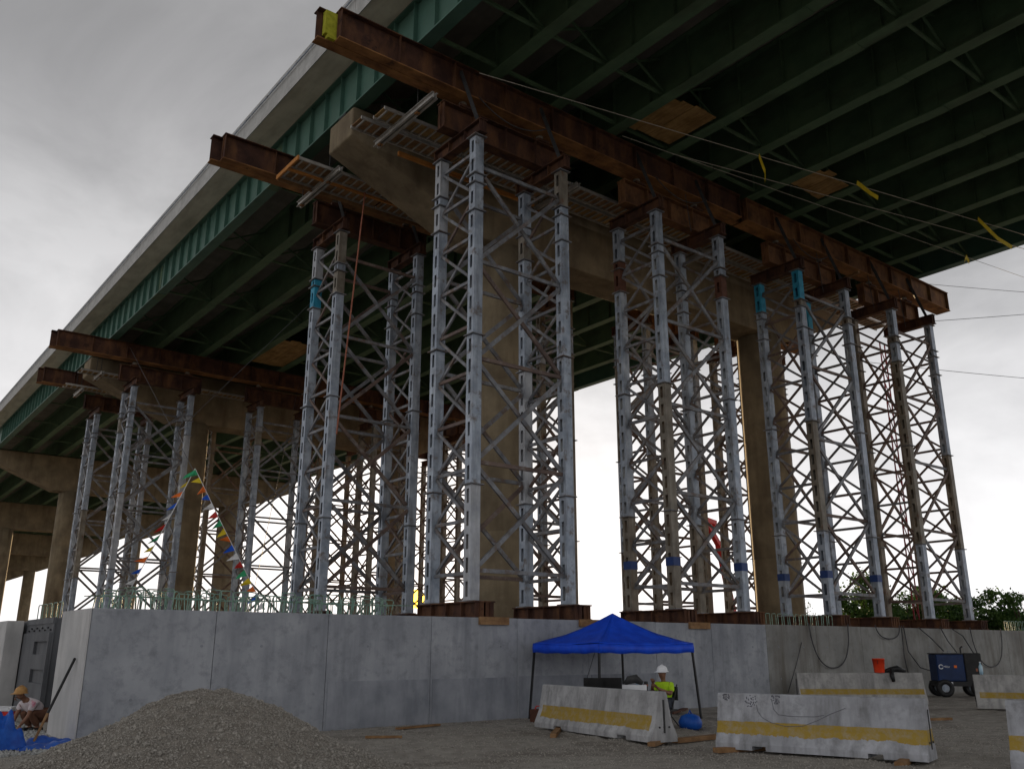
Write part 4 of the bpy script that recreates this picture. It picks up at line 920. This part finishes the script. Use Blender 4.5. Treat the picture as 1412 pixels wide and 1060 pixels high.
def cloth(name, cx, cy, sx, sy, hh, m, label, seed):
    q = MB(); n = 26; vs = []
    for j in range(n + 1):
        for i in range(n + 1):
            u, v = i / n * 2 - 1, j / n * 2 - 1; r = math.hypot(u, v); k_ = 1 + .18 * noise.noise((math.atan2(v, u) * 1.2, seed, 0))
            x, y = u * sx * k_, v * sy * k_
            e = max(0, 1 - max(abs(u), abs(v)) ** 3); z = e * hh * (.55 + .75 * noise.noise((u * 2.2 + seed, v * 2.2, seed))) + .03 * noise.noise((u * 6, v * 6, seed)) * e
            vs.append((x, y, max(z, 0) + .012))
    q.add(vs, [(j * (n + 1) + i, j * (n + 1) + i + 1, (j + 1) * (n + 1) + i + 1, (j + 1) * (n + 1) + i) for j in range(n) for i in range(n)])
    return tag(q.build(name, m, loc=(cx, cy, 0), smooth=True), label, 'tarp')
cloth('blue_tarp', 4.0, 18.75, .55, .6, .18, 'tarp_blue', 'flat crumpled blue tarp at the foot of the wall end', 2.0)
cloth('blue_tarp', 3.25, 18.9, .40, .42, .75, 'tarp_blue', 'heaped blue tarp at the left edge of the picture', 7.0)

# small site litter
timber((18.9, 17.3, .05), (20.6, 18.3, .05), .15, .05, 'rust_block', 'reddish board on the ground right of the canopy')
timber((9.3, 16.6, .03), (9.9, 16.2, .03), .09, .045, 'wood', 'small timber offcut on the gravel left of the canopy')
timber((10.8, 17.9, .03), (12.1, 18.2, .03), .10, .04, 'wood', 'thin board lying along the wall left of the canopy')
timber((21.8, 12.2, .04), (23.0, 11.8, .04), .10, .06, 'wood', 'timber offcut on the ground between the right barriers')
t = thing('hose_coil', 'dark coiled hose on the ground at the foot of the stained wall', 'hose', (31.2, 18.0, 0))
MB().tube([(.42 * math.cos(a * .42) * (1 - .002 * a), .42 * math.sin(a * .42) * (1 - .002 * a), .03 + .0016 * a) for a in range(75)], .022, 6).build('coil', 'cable', t, smooth=True)
for k, (x, zl) in enumerate(((24.2, 16.9), (32.8, 16.6), (36.9, 16.8), (39.6, 16.5))):
    wire((x, 20.15, 18.5), (x + .15, 20.1, zl), 'thin dark lead hanging from the front beam, %s from the left' % ['first', 'second', 'third', 'fourth'][k], .016, m='cable', cat='cable', name='hanging_lead', group='leads hanging from the front beam')
for k, (xa, xb) in enumerate(((14.3, 17.2), (22.4, 25.3), (30.9, 33.6))):
    wire((xa, 20.0, 18.5), (xb, 20.0, 18.5), 'drooping dark hose under the front beam above the %s front tower' % ['nearest', 'second', 'blue topped'][k], .02, .5, 'cable', 'cable', 'drooping_hose', 'hoses under the front beam')
# ------------------------------------------------------------------ red boom machine far behind
bm_ = thing('boom_lift', 'red articulated boom lift far behind the towers', 'boom lift', (50.5, 40, 0))
MB().box(-1.6, -1.1, .35, 1.6, 1.1, 1.0).build('chassis', 'red', bm_)
for x in (-1.2, 1.2):
    for y in (-1.05, 1.05): MB().tube([(x, y - .18, .45), (x, y + .18, .45)], .45, 16).build('wheel', 'black', bm_)
MB().box(-.9, -.8, 1.0, 1.2, .8, 1.9).build('turret', 'red', bm_); 
MB().bar((.4, 0, 1.8), (-2.2, -.8, 8.4), .35, .42).build('lower_boom', 'red', bm_); MB().bar((-2.2, -.8, 8.4), (-4.0, -1.2, 9.9), .3, .34).build('upper_boom', 'red', bm_)
MB().bar((-4.1, -1.2, 9.95), (-2.4, -.8, 9.85), .26, .3).build('jib', 'red', bm_); MB().bar((-2.5, -.8, 9.85), (-2.9, -.95, 8.9), .2, .25).build('link_arm', 'red', bm_)
MB().bar((-3.9, -1.2, 9.9), (-4.0, -1.2, 8.9), .06, .06).build('hoist_line', 'dark', bm_)
bm2 = thing('mast_section', 'red lattice mast rising behind the rightmost tower', 'lattice mast', (56.4, 30, 0))
for dx, dy in ((-.3, -.3), (.3, -.3), (.3, .3), (-.3, .3)): MB().bar((dx, dy, 0), (dx - .1, dy, 22), .07, .07).build('chord', 'mast_red', bm2)
for k in range(18):
    z = 1.2 * k; sh = -.1 * z / 22; sh2 = -.1 * (z + 1.2) / 22
    MB().bar((-.3 + sh, -.3, z), (.3 + sh2, -.3, z + 1.2), .05, .05).build('lacing', 'mast_red', bm2); MB().bar((.3 + sh, .3, z), (-.3 + sh2, .3, z + 1.2), .05, .05).build('lacing', 'mast_red', bm2)

# ================================================================== TREES
def tree(x, y, h, rad, m, label, seed, nl=5200, lean=0):
    rs = np.random.default_rng(seed); rd = random.Random(seed)
    t = thing('tree', label, 'tree', (x, y, 0), group='trees behind the right wall')
    tr = MB(); tr.tube([(0, 0, 0), (.05, .03, h * .3), (lean * .3, 0, h * .6), (lean * .5, .05, h * .9)], [.16, .13, .08, .03], 8)
    cl = []
    for k in range(16):
        a = rd.uniform(0, 6.28); z0 = h * rd.uniform(.18, .6); z1 = min(h * .97, z0 + h * rd.uniform(.12, .42)); r = rad * rd.uniform(.45, 1.0) * (1 - .45 * (z1 / h - .4) ** 2)
        e = (r * math.cos(a) + lean * .3, r * math.sin(a), z1); tr.tube([(0, 0, z0), (e[0] * .55, e[1] * .55, (z0 + z1) / 2 + .1), e], [.06, .04, .012], 5); cl.append(e)
        for q in range(2): cl.append((e[0] * rd.uniform(.4, .9), e[1] * rd.uniform(.4, .9), e[2] - h * rd.uniform(0, .15)))
    cl.append((lean * .5, 0, h * .93))
    tr.build('trunk', 'bark', t)
    c = np.array(cl); idx = rs.integers(0, len(c), nl); cs_ = c[idx] + rs.normal(size=(nl, 3)) * np.array([.34, .34, .26]) * rad / 2.6
    cs_[:, 2] = np.maximum(cs_[:, 2], .2)
    a = rs.normal(size=(nl, 3)); a /= np.linalg.norm(a, axis=1, keepdims=True); b_ = np.cross(a, rs.normal(size=(nl, 3))); b_ /= np.linalg.norm(b_, axis=1, keepdims=True)
    s = rs.uniform(.07, .15, (nl, 1)); V = np.stack([cs_ - a * s, cs_ + b_ * s * .55, cs_ + a * s, cs_ - b_ * s * .55], 1).reshape(-1, 3)
    o = link('crown', fast_mesh('crown', V, np.arange(nl * 4).reshape(-1, 4), m), t)
specs = [(55.0, 33.0, 6.4, 2.6, 'leaf_a', 'bushy tree seen through the blue topped tower legs'), (58.5, 32.0, 5.2, 2.6, 'leaf_b', 'low tree behind the gap between the two right towers'),
         (61.5, 32.5, 5.9, 2.6, 'leaf_a', 'tree seen through the rightmost tower, left side'), (64.5, 31.5, 5.0, 2.4, 'leaf_b', 'tree seen through the rightmost tower, right side'),
         (57.5, 27.0, 3.9, 1.9, 'leaf_b', 'low bush right of the rightmost tower'), (58.8, 26.2, 4.0, 1.6, 'leaf_b', 'bush between the low bush and the right edge tree'), (58.6, 25.0, 5.0, 1.9, 'leaf_a', 'sparse tree at the right edge of the picture')]
for k, sp in enumerate(specs): tree(*sp[:5], sp[5], 30 + k, nl=9000 if k < 4 else 6500)
for k in range(7):
    tree(100 + 12 * k, 75 - 3 * k + 4 * (k % 2), 7 + (k % 3), 4.2, 'leaf_b', 'distant tree on the horizon behind the right wall, %s from the left' % ['first', 'second', 'third', 'fourth', 'fifth', 'sixth', 'seventh'][k], 60 + k, nl=4000)
